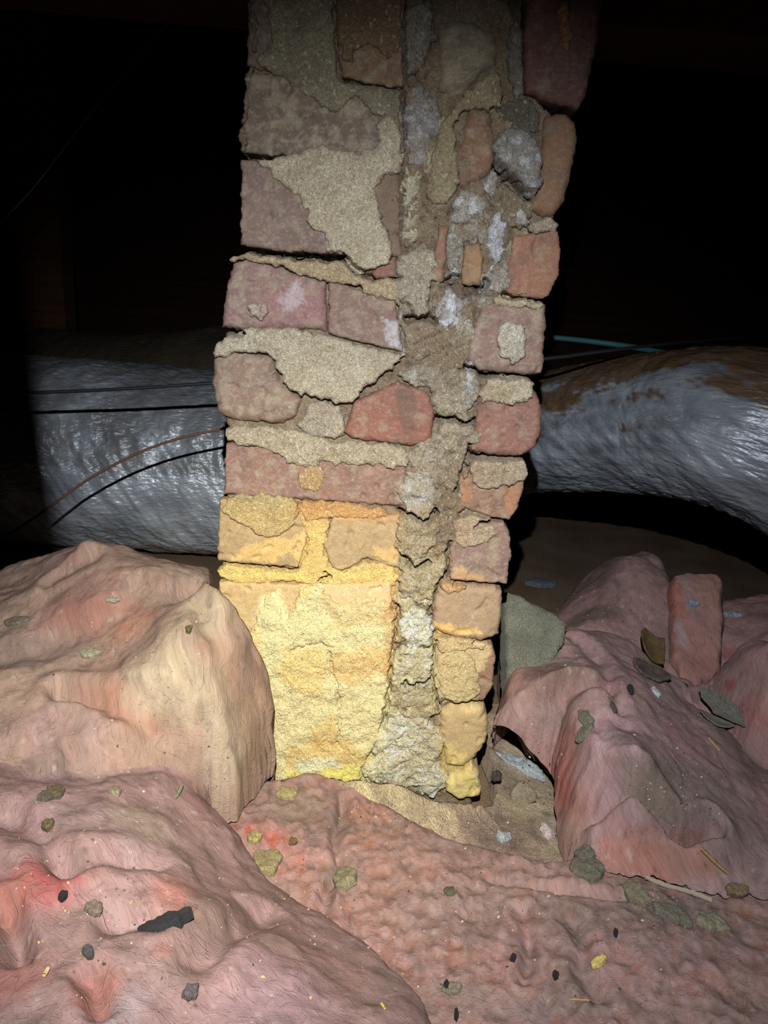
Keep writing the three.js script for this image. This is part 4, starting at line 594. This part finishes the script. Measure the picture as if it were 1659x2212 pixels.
// ink print wrapped on a duct: a thin skin just above the foil between two sighted points, text running along or around it
function inked(geo, nl, nr, a, b, hgt, text, flip) {
  const p = geo.attributes.position, near = (px, py) => { let best = 1e9, k = 0; const q = new THREE.Vector3(), c = sight(px, py).normalize(); for (let i = 0; i < p.count; i++) { q.fromBufferAttribute(p, i).sub(EYE); const l = q.length(), s = q.dot(c) / l; if (s > 0.999994 && l < best) { best = l; k = i; } } return k; };
  const turns = q => q > nr / 2 ? q - nr : q < -nr / 2 ? q + nr : q, ka = near(...a), kb = near(...b), A = [Math.floor(ka / (nr + 1)), ka % (nr + 1)], B = [Math.floor(kb / (nr + 1)), kb % (nr + 1)];
  const at = (i, j) => { i = clamp(i, 0, nl - 1.001); j = ((j % nr) + nr) % nr; const i0 = Math.floor(i), j0 = Math.floor(j), f = i - i0, g = j - j0, v = (m, n) => new THREE.Vector3().fromBufferAttribute(p, m * (nr + 1) + n); return v(i0, j0).lerp(v(i0 + 1, j0), f).lerp(v(i0, j0 + 1).lerp(v(i0 + 1, j0 + 1), f), g); };
  const out = (i, j) => new THREE.Vector3().fromBufferAttribute(geo.attributes.normal, Math.round(i) * (nr + 1) + ((Math.round(j) % nr) + nr) % nr);
  const pa = at(...A), pb = at(...B), along = new THREE.Vector3().subVectors(pb, pa), L = along.length(), di = B[0] - A[0], dj = turns(B[1] - A[1]);
  const e = 0.5, ui = at(A[0] + 1, A[1]).distanceTo(pa), vj = at(A[0], A[1] + 1).distanceTo(pa), norm = Math.hypot(di * ui, dj * vj), oi = -dj * vj / norm * hgt / ui, oj = di * ui / norm * hgt / vj;
  const n = 60, m = 5, pos = [], uv = [], idx = [];
  for (let i = 0; i <= n; i++) for (let j = 0; j <= m; j++) { const q = at(A[0] + di * i / n + oi * (j / m - e), A[1] + dj * i / n + oj * (j / m - e)); q.addScaledVector(out(A[0] + di * i / n, A[1] + dj * i / n), 0.0016); pos.push(q.x, q.y, q.z); uv.push(flip ? 1 - i / n : i / n, flip ? 1 - j / m : j / m); }
  for (let i = 0; i < n; i++) for (let j = 0; j < m; j++) { const k = i * (m + 1) + j; idx.push(k, k + 1, k + m + 1, k + 1, k + m + 2, k + m + 1); }
  const g = new THREE.BufferGeometry(); g.setAttribute('position', new THREE.Float32BufferAttribute(pos, 3)); g.setAttribute('uv', new THREE.Float32BufferAttribute(uv, 2)); g.setIndex(idx); g.computeVertexNormals();
  return [g, new THREE.MeshStandardMaterial({ color: new THREE.Color().setRGB(0.012, 0.012, 0.016), roughness: 0.8, transparent: true, alphaMap: printed(text, L, hgt), side: THREE.DoubleSide })];
}
const printed = (text, w, h) => { const c = document.createElement('canvas'); c.width = 1024; c.height = Math.max(16, Math.round(1024 * h / w)); const x = c.getContext('2d'); x.fillStyle = 'rgb(0,0,0)'; x.fillRect(0, 0, c.width, c.height); x.fillStyle = 'rgb(150,150,150)'; x.font = `${Math.round(c.height * 0.86)}px sans-serif`; x.fillText(text, 6, c.height * 0.84, c.width - 12); return new THREE.CanvasTexture(c); };
const crinkle = dataTexture(512, (x, y) => { const tx = x * 6, ty = y * 6; let k = 0; for (const [ox, oy, w] of [[0, 0, (1 - x) * (1 - y)], [-6, 0, x * (1 - y)], [0, -6, (1 - x) * y], [-6, -6, x * y]]) k += w * (0.5 + 0.5 * ridge((tx + ox) * 1.2, (ty + oy) * 2.6, 4, 61)); return [k, k, k]; }, false, 1 / 0.22);
const foil = new THREE.MeshStandardMaterial({ vertexColors: true, metalness: 0.35, roughness: 0.42, bumpMap: crinkle, bumpScale: 0.005 });
const foilDusty = new THREE.MeshStandardMaterial({ vertexColors: true, metalness: 0.1, roughness: 0.8, bumpMap: crinkle, bumpScale: 0.006 });
const FOIL = C(206, 214, 222), FOILD = C(140, 147, 156), GRIME = C(110, 92, 66), LOAM = C(122, 88, 44);
const V = (px, py, z) => { const p = onZ(px, py, z); return [p.x, p.y, p.z]; };
const wire = (pts, r, n = 60) => new THREE.TubeGeometry(new THREE.CatmullRomCurve3(pts.map(p => new THREE.Vector3(...p))), n, r, 8);

// left: fat duct lying on the boards
{
  const g = sweep([[-1.45, 0.17, -0.86], [-0.75, 0.172, -0.84], [-0.35, 0.176, -0.85], [-0.1, 0.176, -0.86], [0.04, 0.176, -0.87]], [0.2, 0.2, 0.202, 0.2, 0.2], { nl: 330, nr: 230, seed: 31, color: (l, wx, wy) => {
    let c = mixC(FOIL, FOILD, clamp(0.45 + 0.9 * fbm(l * 10, wy * 3 + wx, 4, 33), 0, 1));
    const d = sstep(-0.1, 0.35, fbm(l * 12 + wx, wy * 4, 4, 34) + (wy > 0.1 ? 0.35 : -0.25) + 0.3 * noise(l * 70, wy * 24, 3)); return mixC(c, C(112, 106, 92), d * 0.5);
  } });
  const o = new THREE.Group(); part(o, 'foil_sleeve', g, foil);
  part(o, 'printed_stamp', ...inked(g, 330, 230, [432, 966], [398, 1118], 0.016, '5 .75 0 86 21 5', false), 'faded dark batch stamp');
  top(o, 'flex_duct', 'fat silver foil duct lying on the boards behind the tall batt', 'duct');
}
// behind it a second, dust covered run
{
  const g = sweep([[-1.1, 0.172, -1.62], [-0.85, 0.178, -1.52], [-0.35, 0.25, -1.45], [-0.05, 0.26, -1.45], [0.2, 0.2, -1.6]], [0.2, 0.2, 0.2, 0.2, 0.2], { nl: 120, nr: 120, seed: 41, color: (l, wx, wy) => mixC(mul(GRIME, 0.6), C(72, 66, 58), clamp(0.5 + fbm(l * 9, wy * 3, 4, 42), 0, 1)) });
  const o = new THREE.Mesh(g, foilDusty); top(o, 'flex_duct', 'dust covered brown duct passing behind the chimney', 'duct');
}
// right: duct swinging out towards the camera
{
  const path = [V(1110, 945, -0.80), V(1180, 935, -0.74), V(1420, 918, -0.56), V(1659, 945, -0.42), [0.86, 0.27, -0.42], [1.25, 0.105, -0.5]];
  const g = sweep(path, [0.118, 0.121, 0.13, 0.14, 0.14, 0.135], { nl: 300, nr: 170, seed: 51, wrinkle: 0.8, pitch: 0.035, color: (l, wx, wy) => {
    let c = mixC(FOIL, C(110, 116, 124), clamp(0.55 + 0.8 * fbm(l * 10, wy * 4 + wx, 4, 53), 0, 1));
    const d = sstep(-0.05, 0.12, fbm(l * 9 + wx, wy * 3, 4, 54) + (wy - 0.45) * 0.9 + 0.22 * noise(l * 80, wy * 40, 3)); c = mixC(c, LOAM, d * 0.85);
    return mul(c, 0.85);
  } });
  const duct = new THREE.Group();
  part(duct, 'foil_sleeve', g, foil);
  part(duct, 'printed_stamp', ...inked(g, 300, 170, [1230, 1012], [1530, 1056], 0.016, 'FHK  SR MF  R 30F  U.R  PE  06', true), 'faded dark upside down print');
  top(duct, 'flex_duct', 'silver foil duct with brown dirt on top, right of the chimney', 'duct');
}
// strap and cables
const black = std({ color: new THREE.Color().setRGB(...C(40, 42, 48)), roughness: 0.5 }), brownWire = std({ color: new THREE.Color().setRGB(...C(112, 78, 60)), roughness: 0.6 }), teal = std({ color: new THREE.Color().setRGB(...C(58, 112, 112)), roughness: 0.6 });
top(new THREE.Mesh(wire([V(-60, 856, -0.40), V(40, 850, -0.40), V(250, 841, -0.40), V(455, 828, -0.40), V(700, 810, -0.40), V(1175, 775, -0.42), V(1290, 760, -0.47), V(1450, 742, -0.6), V(1600, 730, -0.8)], 0.0028, 120), black), 'cable', 'black cable strung behind the chimney across both ducts', 'cable');
top(new THREE.Mesh(wire([V(-40, 1190, -0.40), V(75, 1118, -0.40), V(200, 1030, -0.40), V(340, 962, -0.40), V(480, 926, -0.40), V(640, 900, -0.40)], 0.0022, 80), brownWire), 'cable', 'thin brown wire rising across the fat duct to the chimney', 'cable');
top(new THREE.Mesh(wire([V(1060, 722, -0.9), V(1180, 728, -0.9), V(1340, 746, -0.85), V(1500, 775, -0.9)], 0.006, 40), teal), 'cable', 'teal cable lying on the right duct behind the chimney', 'cable');
// timbers
function timberBetween(a, b, w, d, mat, turn = 0) { const A = new THREE.Vector3(...a), B = new THREE.Vector3(...b), m = new THREE.Mesh(new RoundedBoxGeometry(w, A.distanceTo(B), d, 1, 0.004), mat); m.position.copy(A).add(B).multiplyScalar(0.5); m.quaternion.setFromUnitVectors(new THREE.Vector3(0, 1, 0), B.clone().sub(A).normalize()); m.rotateY(turn); return m; }
// an unseen added hanger, shaped to shade the far end of the fat duct
{
  const sh = new THREE.Shape([[-0.105, 0.634], [-0.241, 1.92], [-0.341, 1.92], [-0.205, 0.634]].map(p => new THREE.Vector2(...p)));
  const g = new THREE.ExtrudeGeometry(sh, { depth: 0.018, bevelEnabled: true, bevelSize: 0.001, bevelThickness: 0.001, bevelSegments: 1 }); g.translate(0, 0, 0.601);
  top(new THREE.Mesh(g, timber), 'shadow_blocker', 'brown timber hanger added out of view to shade the far end of the fat duct', 'blocker');
}
top(timberBetween([V(115, 760, -1.75)[0], FLOOR, -1.75], [V(115, 760, -1.75)[0] - 0.06, 1.86, -1.75], 0.15, 0.09, timber), 'post', 'bare timber post in the dark behind the fat duct', 'post');
top(timberBetween([-2.58, 0.985, -0.55], [2.58, 0.985, -0.55], 0.05, 0.17, timber), 'purlin', 'horizontal brown roof timber behind the chimney', 'beam');
top(new THREE.Mesh(wire([V(-20, 500, -0.7), V(60, 420, -0.7), V(200, 240, -0.72), V(330, 90, -0.75), V(420, -20, -0.78)], 0.0012, 40), std({ color: new THREE.Color().setRGB(...C(90, 96, 110)) })), 'wire', 'hair thin grey wire slanting up into the dark', 'wire');
// ---------------------------------------------------------------- loose pieces lying about
const up = new THREE.Vector3(0, 1, 0);
function land(px, py) {                                  // first point of the pile met by a sight line
  const d = sight(px, py), p = new THREE.Vector3(); let lo = 0.35, hiT = 0;
  for (let t = 0.35; t < 2.2; t += 0.006) { p.copy(EYE).addScaledVector(d, t); if (p.y < stack(p.x, -p.z)) { hiT = t; break; } lo = t; }
  if (!hiT) return onY(px, py, FLOOR);
  for (let k = 0; k < 8; k++) { const m = (lo + hiT) / 2; p.copy(EYE).addScaledVector(d, m); if (p.y < stack(p.x, -p.z)) hiT = m; else lo = m; }
  p.copy(EYE).addScaledVector(d, hiT); return new THREE.Vector3(...warp(p.x, -p.z, p.y));
}
function slope(p, e = 0.008) { const h = (a, b) => stack(p.x + a, -(p.z + b)); return new THREE.Vector3((h(-e, 0) - h(e, 0)) / (2 * e), 1, (h(0, -e) - h(0, e)) / (2 * e)).normalize(); }
let ND = 0;
// an irregular flake or clod: outline in metres, thickness, ruggedness, curl; flat side down
function flakeGeo(rx, ry, t, base, { curl = 0, rough = 0.3, second, n = 13, jag = 0.22 } = {}) {
  const seed = 900 + ND++ * 4, poly = []; for (let i = 0; i < n; i++) { const a = i / n * Math.PI * 2, k = 1 + jag * 1.6 * noise(Math.cos(a) * 1.7, Math.sin(a) * 1.7, seed); poly.push([Math.cos(a) * rx * k, Math.sin(a) * ry * k]); }
  const cell = Math.max(0.0008, Math.min(rx, ry) / 9), up0 = (u, v) => curl * (u * u / rx + 0.4 * v * v / ry);
  return relief(poly, { cell, edge: Math.min(rx, ry) * 0.10, edgeFreq: 0.9 / Math.min(rx, ry), seed, back: -Math.min(0.004, t), place: (u, v, h) => [u, h + up0(u, v), -v],
    height: (u, v, s) => t * (1 + dome(s, Math.min(rx, ry) * 0.5) / (Math.min(rx, ry) * 0.5) * 0.5) + t * rough * (1.4 * fbm(u * 1.6 / rx, v * 1.6 / rx, 4, seed) + 0.5 * fbm(u * 260, v * 260, 2, seed + 1)),
    color: (u, v) => mul(mixC(base, second || mul(base, 0.7), clamp(0.45 + fbm(u * 90, v * 90, 4, seed + 2), 0, 1)), 1 + 0.25 * noise(u * 400, v * 400, seed + 3)) });
}
function lay(name, label, category, px, py, geo, mat, { rot = 0, lift = 0.0015, tip = 0, group } = {}) {
  const p = land(px, py), nrm = slope(p).lerp(up, 0.25).normalize(), m = new THREE.Mesh(geo, mat);
  m.quaternion.setFromUnitVectors(up, nrm); m.rotateY(rot); if (tip) m.rotateX(tip);
  m.position.copy(p).addScaledVector(nrm, lift);
  return top(m, name, label, category, group);
}
const chip = std({ vertexColors: true, map: sandMap, bumpMap: sandBump, bumpScale: 0.0006, side: THREE.DoubleSide }), OLIVE = C(150, 138, 98), SLATE = C(120, 114, 104);
const flakes = [
  // x, y, half width px, half height px, rot, colour, thickness, label
  [245, 1298, 15, 5, 0.1, C(158, 156, 138), 0.003, 'slim pale grey flake on top of the tall batt'],
  [40, 1344, 28, 9, 0.15, C(120, 112, 96), 0.004, 'long grey brown flake near the ridge of the tall batt'],
  [190, 1413, 22, 8, 0.1, C(150, 146, 122), 0.004, 'pale flake lying in the crease of the tall batt'],
  [405, 1361, 7, 7, 0, C(96, 90, 52), 0.004, 'small dark olive crumb on the pale bulge of the tall batt'],
  [110, 1720, 13, 20, -0.6, C(96, 88, 74), 0.004, 'dark drab flake near two olive crumbs on the mauve roll'],
  [122, 1712, 15, 14, 0, C(104, 86, 56), 0.005, 'brown crumb beside the drab flake at the back of the mauve roll'],
  [110, 1783, 11, 9, 0, C(96, 84, 54), 0.005, 'round olive brown crumb below the brown crumb on the mauve roll'],
  [247, 1712, 12, 10, 0.3, C(140, 128, 104), 0.004, 'small sandy flake behind the hollow of the mauve roll'],
  [388, 1712, 4, 22, 0, C(140, 150, 120), 0.003, 'thin pale sliver stuck upright in the crease by the tall batt'],
  [572, 1862, 30, 22, 0.5, OLIVE, 0.007, 'big olive mortar clod on the bright red wool'],
  [545, 1808, 14, 11, 0, C(166, 150, 96), 0.005, 'olive chip just behind the big olive clod'],
  [630, 1815, 9, 6, 0.5, C(112, 86, 54), 0.003, 'little brown chip between the olive clod and the chimney foot'],
  [745, 1900, 27, 20, -0.6, C(138, 130, 100), 0.006, 'grey olive mortar clod in the middle of the flat mat'],
  [620, 1715, 24, 14, 0.2, C(168, 154, 108), 0.005, 'sandy clod where the tall batt meets the flat mat'],
  [1264, 1880, 36, 24, 0.2, C(112, 108, 92), 0.009, 'grey crumbling clod at the edge of the rubble'],
  [1262, 1848, 20, 14, 0.4, C(104, 102, 92), 0.008, 'smaller grey clod touching the crumbling clod'],
  [1266, 1553, 13, 20, 0.2, C(120, 116, 100), 0.003, 'upper grey green paint flake on the broad batt'],
  [1264, 1585, 22, 12, 0.3, C(116, 114, 98), 0.003, 'lower grey green paint flake on the broad batt'],
  [1324, 1530, 6, 13, 0, C(96, 86, 70), 0.003, 'narrow dark flake between the folds of the broad batt'],
  [1358, 1492, 7, 11, 0, C(40, 40, 42), 0.005, 'black pellet on the crest of the broad batt'],
  [1372, 1928, 20, 26, 0.2, C(140, 130, 106), 0.005, 'rounded tan clod at the end of the grey stick'],
  [1450, 1975, 36, 14, -0.5, C(118, 112, 96), 0.005, 'long grey dirt clod lying below the grey stick'],
  [1535, 1995, 26, 18, -0.2, C(142, 136, 112), 0.005, 'flat pale clod past the long dirt clod'],
  [1590, 1925, 22, 10, 0, C(134, 112, 84), 0.006, 'brown clod under the edge of the broad batt'],
  [352, 2000, 46, 17, 0.45, C(30, 31, 34), 0.007, 'shiny black scrap on the mauve roll'],
  [133, 1940, 7, 7, 0, C(26, 22, 26), 0.006, 'black pellet beside the red hollow of the mauve roll'],
  [198, 2055, 16, 7, -0.7, C(74, 76, 74), 0.003, 'dark grey sliver on the mauve roll'],
  [410, 2145, 14, 12, 0, C(92, 84, 82), 0.004, 'round grey disc of dirt on the mauve roll'],
  [205, 1965, 16, 12, 0, C(124, 108, 94), 0.003, 'dull brown smudge of grit on the mauve roll'],
  [975, 2140, 20, 10, 0.2, C(126, 116, 98), 0.005, 'grey grit clod with a black pellet on the flat mat'],
  [963, 2131, 5, 7, 0, C(18, 16, 18), 0.006, 'black pellet on the grey grit clod'],
  [986, 2196, 4, 7, 0, C(16, 14, 16), 0.006, 'black pellet near the front edge of the flat mat'],
  [968, 1925, 12, 9, 0, C(96, 92, 70), 0.004, 'dark olive crumb on the peach part of the flat mat'],
  [1105, 2072, 5, 5, 0, C(28, 22, 22), 0.005, 'black crumb left of the twisted coral tuft'],
  [1203, 2110, 6, 5, 0, C(26, 24, 22), 0.005, 'black crumb in the dusty hollow of the flat mat'],
  [1330, 2018, 4, 5, 0, C(30, 24, 24), 0.005, 'black speck beside the dusty hollow'],
  [1298, 2080, 18, 6, 0.5, C(206, 186, 110), 0.003, 'pale yellow shred of facing on the flat mat'],
  [1092, 1812, 16, 10, 0.3, C(160, 166, 172), 0.006, 'blue white mortar crumb in the rubble'],
  [1086, 1810, 9, 9, 0, C(180, 184, 186), 0.007, 'second white mortar crumb in the rubble'],
  [1185, 1798, 11, 13, 0.2, C(206, 186, 186), 0.009, 'pinkish white lump against the broad batt'],
  [1130, 1720, 26, 20, 0.2, C(146, 134, 112), 0.006, 'flat sandy chip in the rubble by the white fluff'],
  [1075, 1675, 12, 8, 0, C(64, 58, 54), 0.004, 'dark crumb between chimney and white fluff'],
  [1500, 1306, 10, 6, 0.2, C(150, 164, 176), 0.006, 'small whitish pellet behind the standing flap'],
  [1585, 1331, 18, 7, -0.2, C(150, 158, 160), 0.006, 'short whitish tube on the folded batt'],
  [1420, 1497, 8, 10, 0.3, C(196, 206, 208), 0.004, 'bright white chip on the broad batt'],
  [1168, 1262, 34, 14, 0.1, C(110, 118, 134), 0.010, 'blue grey fluff on the boards behind the humped batt'],
];
for (const [x, y, a, b, q, c, t, label] of flakes) { const m = land(x, y).distanceTo(EYE) / FOCAL; lay(/pellet/.test(label) ? 'pellet' : /clod|crumb|lump/.test(label) ? 'mortar_clod' : /fluff/.test(label) ? 'lint_fluff' : 'mortar_flake', label, /pellet/.test(label) ? 'pellet' : /clod|crumb|lump/.test(label) ? 'clod' : /fluff/.test(label) ? 'lint' : 'flake', x, y, flakeGeo(a * m, b * m * 1.3, t * 0.7, c, { curl: 0, rough: 0.4 }), chip, { rot: q }); }
// curled scrap of facing paper, dead leaf
lay('paper_scrap', 'curled grey scrap of facing paper below the folded batt', 'paper', 1580, 1535, flakeGeo(0.014, 0.024, 0.0012, C(112, 108, 98), { curl: 0.6, rough: 0.6, jag: 0.5 }), chip, { rot: 0.5, lift: 0.012, tip: 0.35 });
lay('paper_scrap', 'small flat piece of facing paper next to the curled scrap', 'paper', 1545, 1562, flakeGeo(0.02, 0.011, 0.001, C(134, 128, 112), { curl: 0.3, jag: 0.4 }), chip, { rot: -0.3, lift: 0.003 });
lay('dead_leaf', 'brown withered leaf in the gap below the standing flap', 'leaf', 1396, 1415, flakeGeo(0.018, 0.026, 0.002, C(122, 92, 40), { curl: 0.3, rough: 0.5, second: C(70, 60, 44), jag: 0.3 }), chip, { rot: 0.3, lift: 0.012, tip: 0.5 });
lay('dead_leaf', 'dusty grey leaf beneath the brown withered leaf', 'leaf', 1402, 1455, flakeGeo(0.024, 0.018, 0.002, C(112, 98, 78), { curl: 0.2, rough: 0.5, second: C(60, 56, 54) }), chip, { rot: -0.3, lift: 0.004 });
// the grey stone slab leaning beside the stack, and the pale wad in the hole below the overhang
{
  const poly = F([[1078, 1310], [1100, 1316], [1150, 1340], [1215, 1372], [1190, 1420], [1120, 1500], [1066, 1530], [1066, 1420]]).map(([u, v]) => [u, v]);
  const cx = 0.22, g = relief(smooth(poly, 2), { cell: 0.003, edge: 0.003, edgeFreq: 60, seed: 880, back: -0.03, height: (u, v, s) => dome(s, 0.006) + 0.004 * fbm(u * 30, v * 30, 4, 881), color: (u, v) => mixC(C(136, 138, 122), C(112, 112, 100), clamp(0.5 + fbm(u * 40, v * 40, 4, 882), 0, 1)) });
  g.computeBoundingBox(); const b = g.boundingBox, y0 = b.min.y, x0 = b.min.x; g.translate(-x0, -y0, 0); g.scale(1.12, 1.12, 1);
  const m = new THREE.Mesh(g, dirtMat), k = 1.1; m.rotation.set(-0.62, 0.12, 0); m.position.set(0.163, y0 - 0.02, -0.05);
  top(m, 'stone_slab', 'grey stone slab leaning beside the foot of the chimney', 'slab');
  const h = land(1100, 1290), s = new THREE.Mesh(new RoundedBoxGeometry(0.012, 0.10, 0.02, 3, 0.005), std({ color: new THREE.Color().setRGB(...C(120, 126, 118)), map: sandMap, bumpMap: sandBump, bumpScale: 0.001 }));
  const w = new THREE.Mesh(flakeGeo(0.034, 0.014, 0.006, C(176, 186, 190), { rough: 0.9, jag: 0.3 }), woolMat);
  const p = onY(1122, 1652, -0.006); w.position.set(p.x, stack(p.x, -p.z, 1) + 0.002, p.z); w.rotation.y = -0.55;
  top(w, 'wool_wad', 'bluish white wad of glass wool in the hole under the broad batt', 'insulation');
}
// sticks and straws
function stick(label, name, pts, r, c) {
  const q = pts.map(([x, y, l = 0]) => { const p = land(x, y); p.y += r + 0.0008 + l; return p; });
  const g = new THREE.TubeGeometry(new THREE.CatmullRomCurve3(q), 24, r, 6), pos = g.attributes.position;
  for (let i = 0; i < pos.count; i++) pos.setY(i, pos.getY(i) + 0.3 * r * noise(pos.getX(i) * 300, pos.getZ(i) * 300, 4));
  g.computeVertexNormals(); top(new THREE.Mesh(g, std({ color: new THREE.Color().setRGB(...c), map: woodMap })), name, label, name === 'straw' ? 'straw' : 'stick');
}
stick('weathered grey stick lying along the edge of the broad batt', 'stick', [[1390, 1898], [1430, 1918], [1480, 1932], [1532, 1950]], 0.0026, C(176, 168, 154));
stick('tan straw at the coral edge of the broad batt', 'straw', [[1518, 1836], [1545, 1866], [1570, 1890]], 0.002, C(166, 146, 104));
stick('short tan straw on the grey dirt side of the broad batt', 'straw', [[1526, 1598], [1555, 1626]], 0.002, C(170, 146, 108));
stick('cream straw on the red corner of the mauve roll', 'straw', [[90, 2108], [98, 2092]], 0.0014, C(226, 206, 160));
stick('yellow straw bit at the front of the mauve roll', 'straw', [[822, 2172], [829, 2184]], 0.0012, C(222, 206, 110));
stick('thin tan straw across the front of the flat mat', 'straw', [[1232, 2162], [1276, 2164]], 0.0007, C(196, 160, 110));
stick('pale twig on the dirty side of the humped batt', 'straw', [[1350, 1378], [1380, 1386]], 0.001, C(176, 160, 130));
// loose crumbs and stray glass fibres
{
  const rock = new THREE.IcosahedronGeometry(1, 0), mat = std({ color: 0xffffff }), list = [];
  const spots = [[560, 1180, 480, 260, 190], [1080, 1700, 170, 160, 260], [1460, 1690, 140, 110, 200], [1450, 1960, 150, 60, 120], [820, 1760, 120, 50, 160], [830, 2000, 800, 200, 360], [300, 1500, 300, 260, 160], [200, 1950, 220, 220, 160], [1350, 1550, 260, 180, 200], [1280, 1320, 120, 60, 80]];
  for (const [cx, cy, w, h, n] of spots) for (let i = 0; i < n; i++) { const p = land(cx + w * (rr(-1, 1) + rr(-1, 1)) / 2, cy + h * (rr(-1, 1) + rr(-1, 1)) / 2); if (p.z > 0.012 || p.x > 0.19 || p.x < -0.21) list.push(p); }
  const im = new THREE.InstancedMesh(rock, mat, list.length), o = new THREE.Object3D(), tones = [C(158, 140, 112), C(120, 102, 82), C(90, 76, 62), C(172, 162, 146), C(60, 50, 44), C(150, 126, 96)];
  list.forEach((p, i) => { const r = 0.0003 + 0.0009 * rnd() ** 3; o.position.set(p.x, p.y + r * 0.4, p.z); o.scale.set(r * rr(0.7, 1.7), r * rr(0.5, 1), r * rr(0.7, 1.7)); o.rotation.set(rr(0, 6), rr(0, 6), rr(0, 6)); o.updateMatrix(); im.setMatrixAt(i, o.matrix); im.setColorAt(i, new THREE.Color().setRGB(...tones[Math.floor(rnd() * tones.length)])); });
  top(im, 'mortar_crumbs', 'scattered mortar grit and crumbs over the wool and rubble', 'grit', null, 'stuff');
}
{
  const curve = new THREE.QuadraticBezierCurve3(new THREE.Vector3(-0.5, 0, 0), new THREE.Vector3(0, 0.16, 0.12), new THREE.Vector3(0.5, 0, 0)), g = new THREE.TubeGeometry(curve, 6, 0.0045, 3), list = [];
  for (let i = 0; i < 900; i++) { const px = rr(-20, 1680), py = rr(1180, 2230); if (px > 460 && px < 1110 && py < 1690) continue; const p = land(px, py); if (p.y > FLOOR + 0.01) list.push(p); }
  const im = new THREE.InstancedMesh(g, std({ color: 0xffffff }), list.length), o = new THREE.Object3D(), tones = [C(196, 158, 148), C(186, 140, 130), C(204, 182, 168), C(178, 140, 130)];
  list.forEach((p, i) => { const l = rr(0.006, 0.018), nn = slope(p); o.position.set(p.x, p.y + 0.0004, p.z); o.scale.set(l, l * 0.7, l); o.quaternion.setFromUnitVectors(up, nn); o.rotateY(rr(0, 6.28)); o.updateMatrix(); im.setMatrixAt(i, o.matrix); im.setColorAt(i, new THREE.Color().setRGB(...tones[Math.floor(rnd() * 4)])); });
  top(im, 'glass_fibres', 'loose hair fine glass fibres on the pink batts', 'fibres', null, 'stuff');
}

renderer.render(scene, camera);
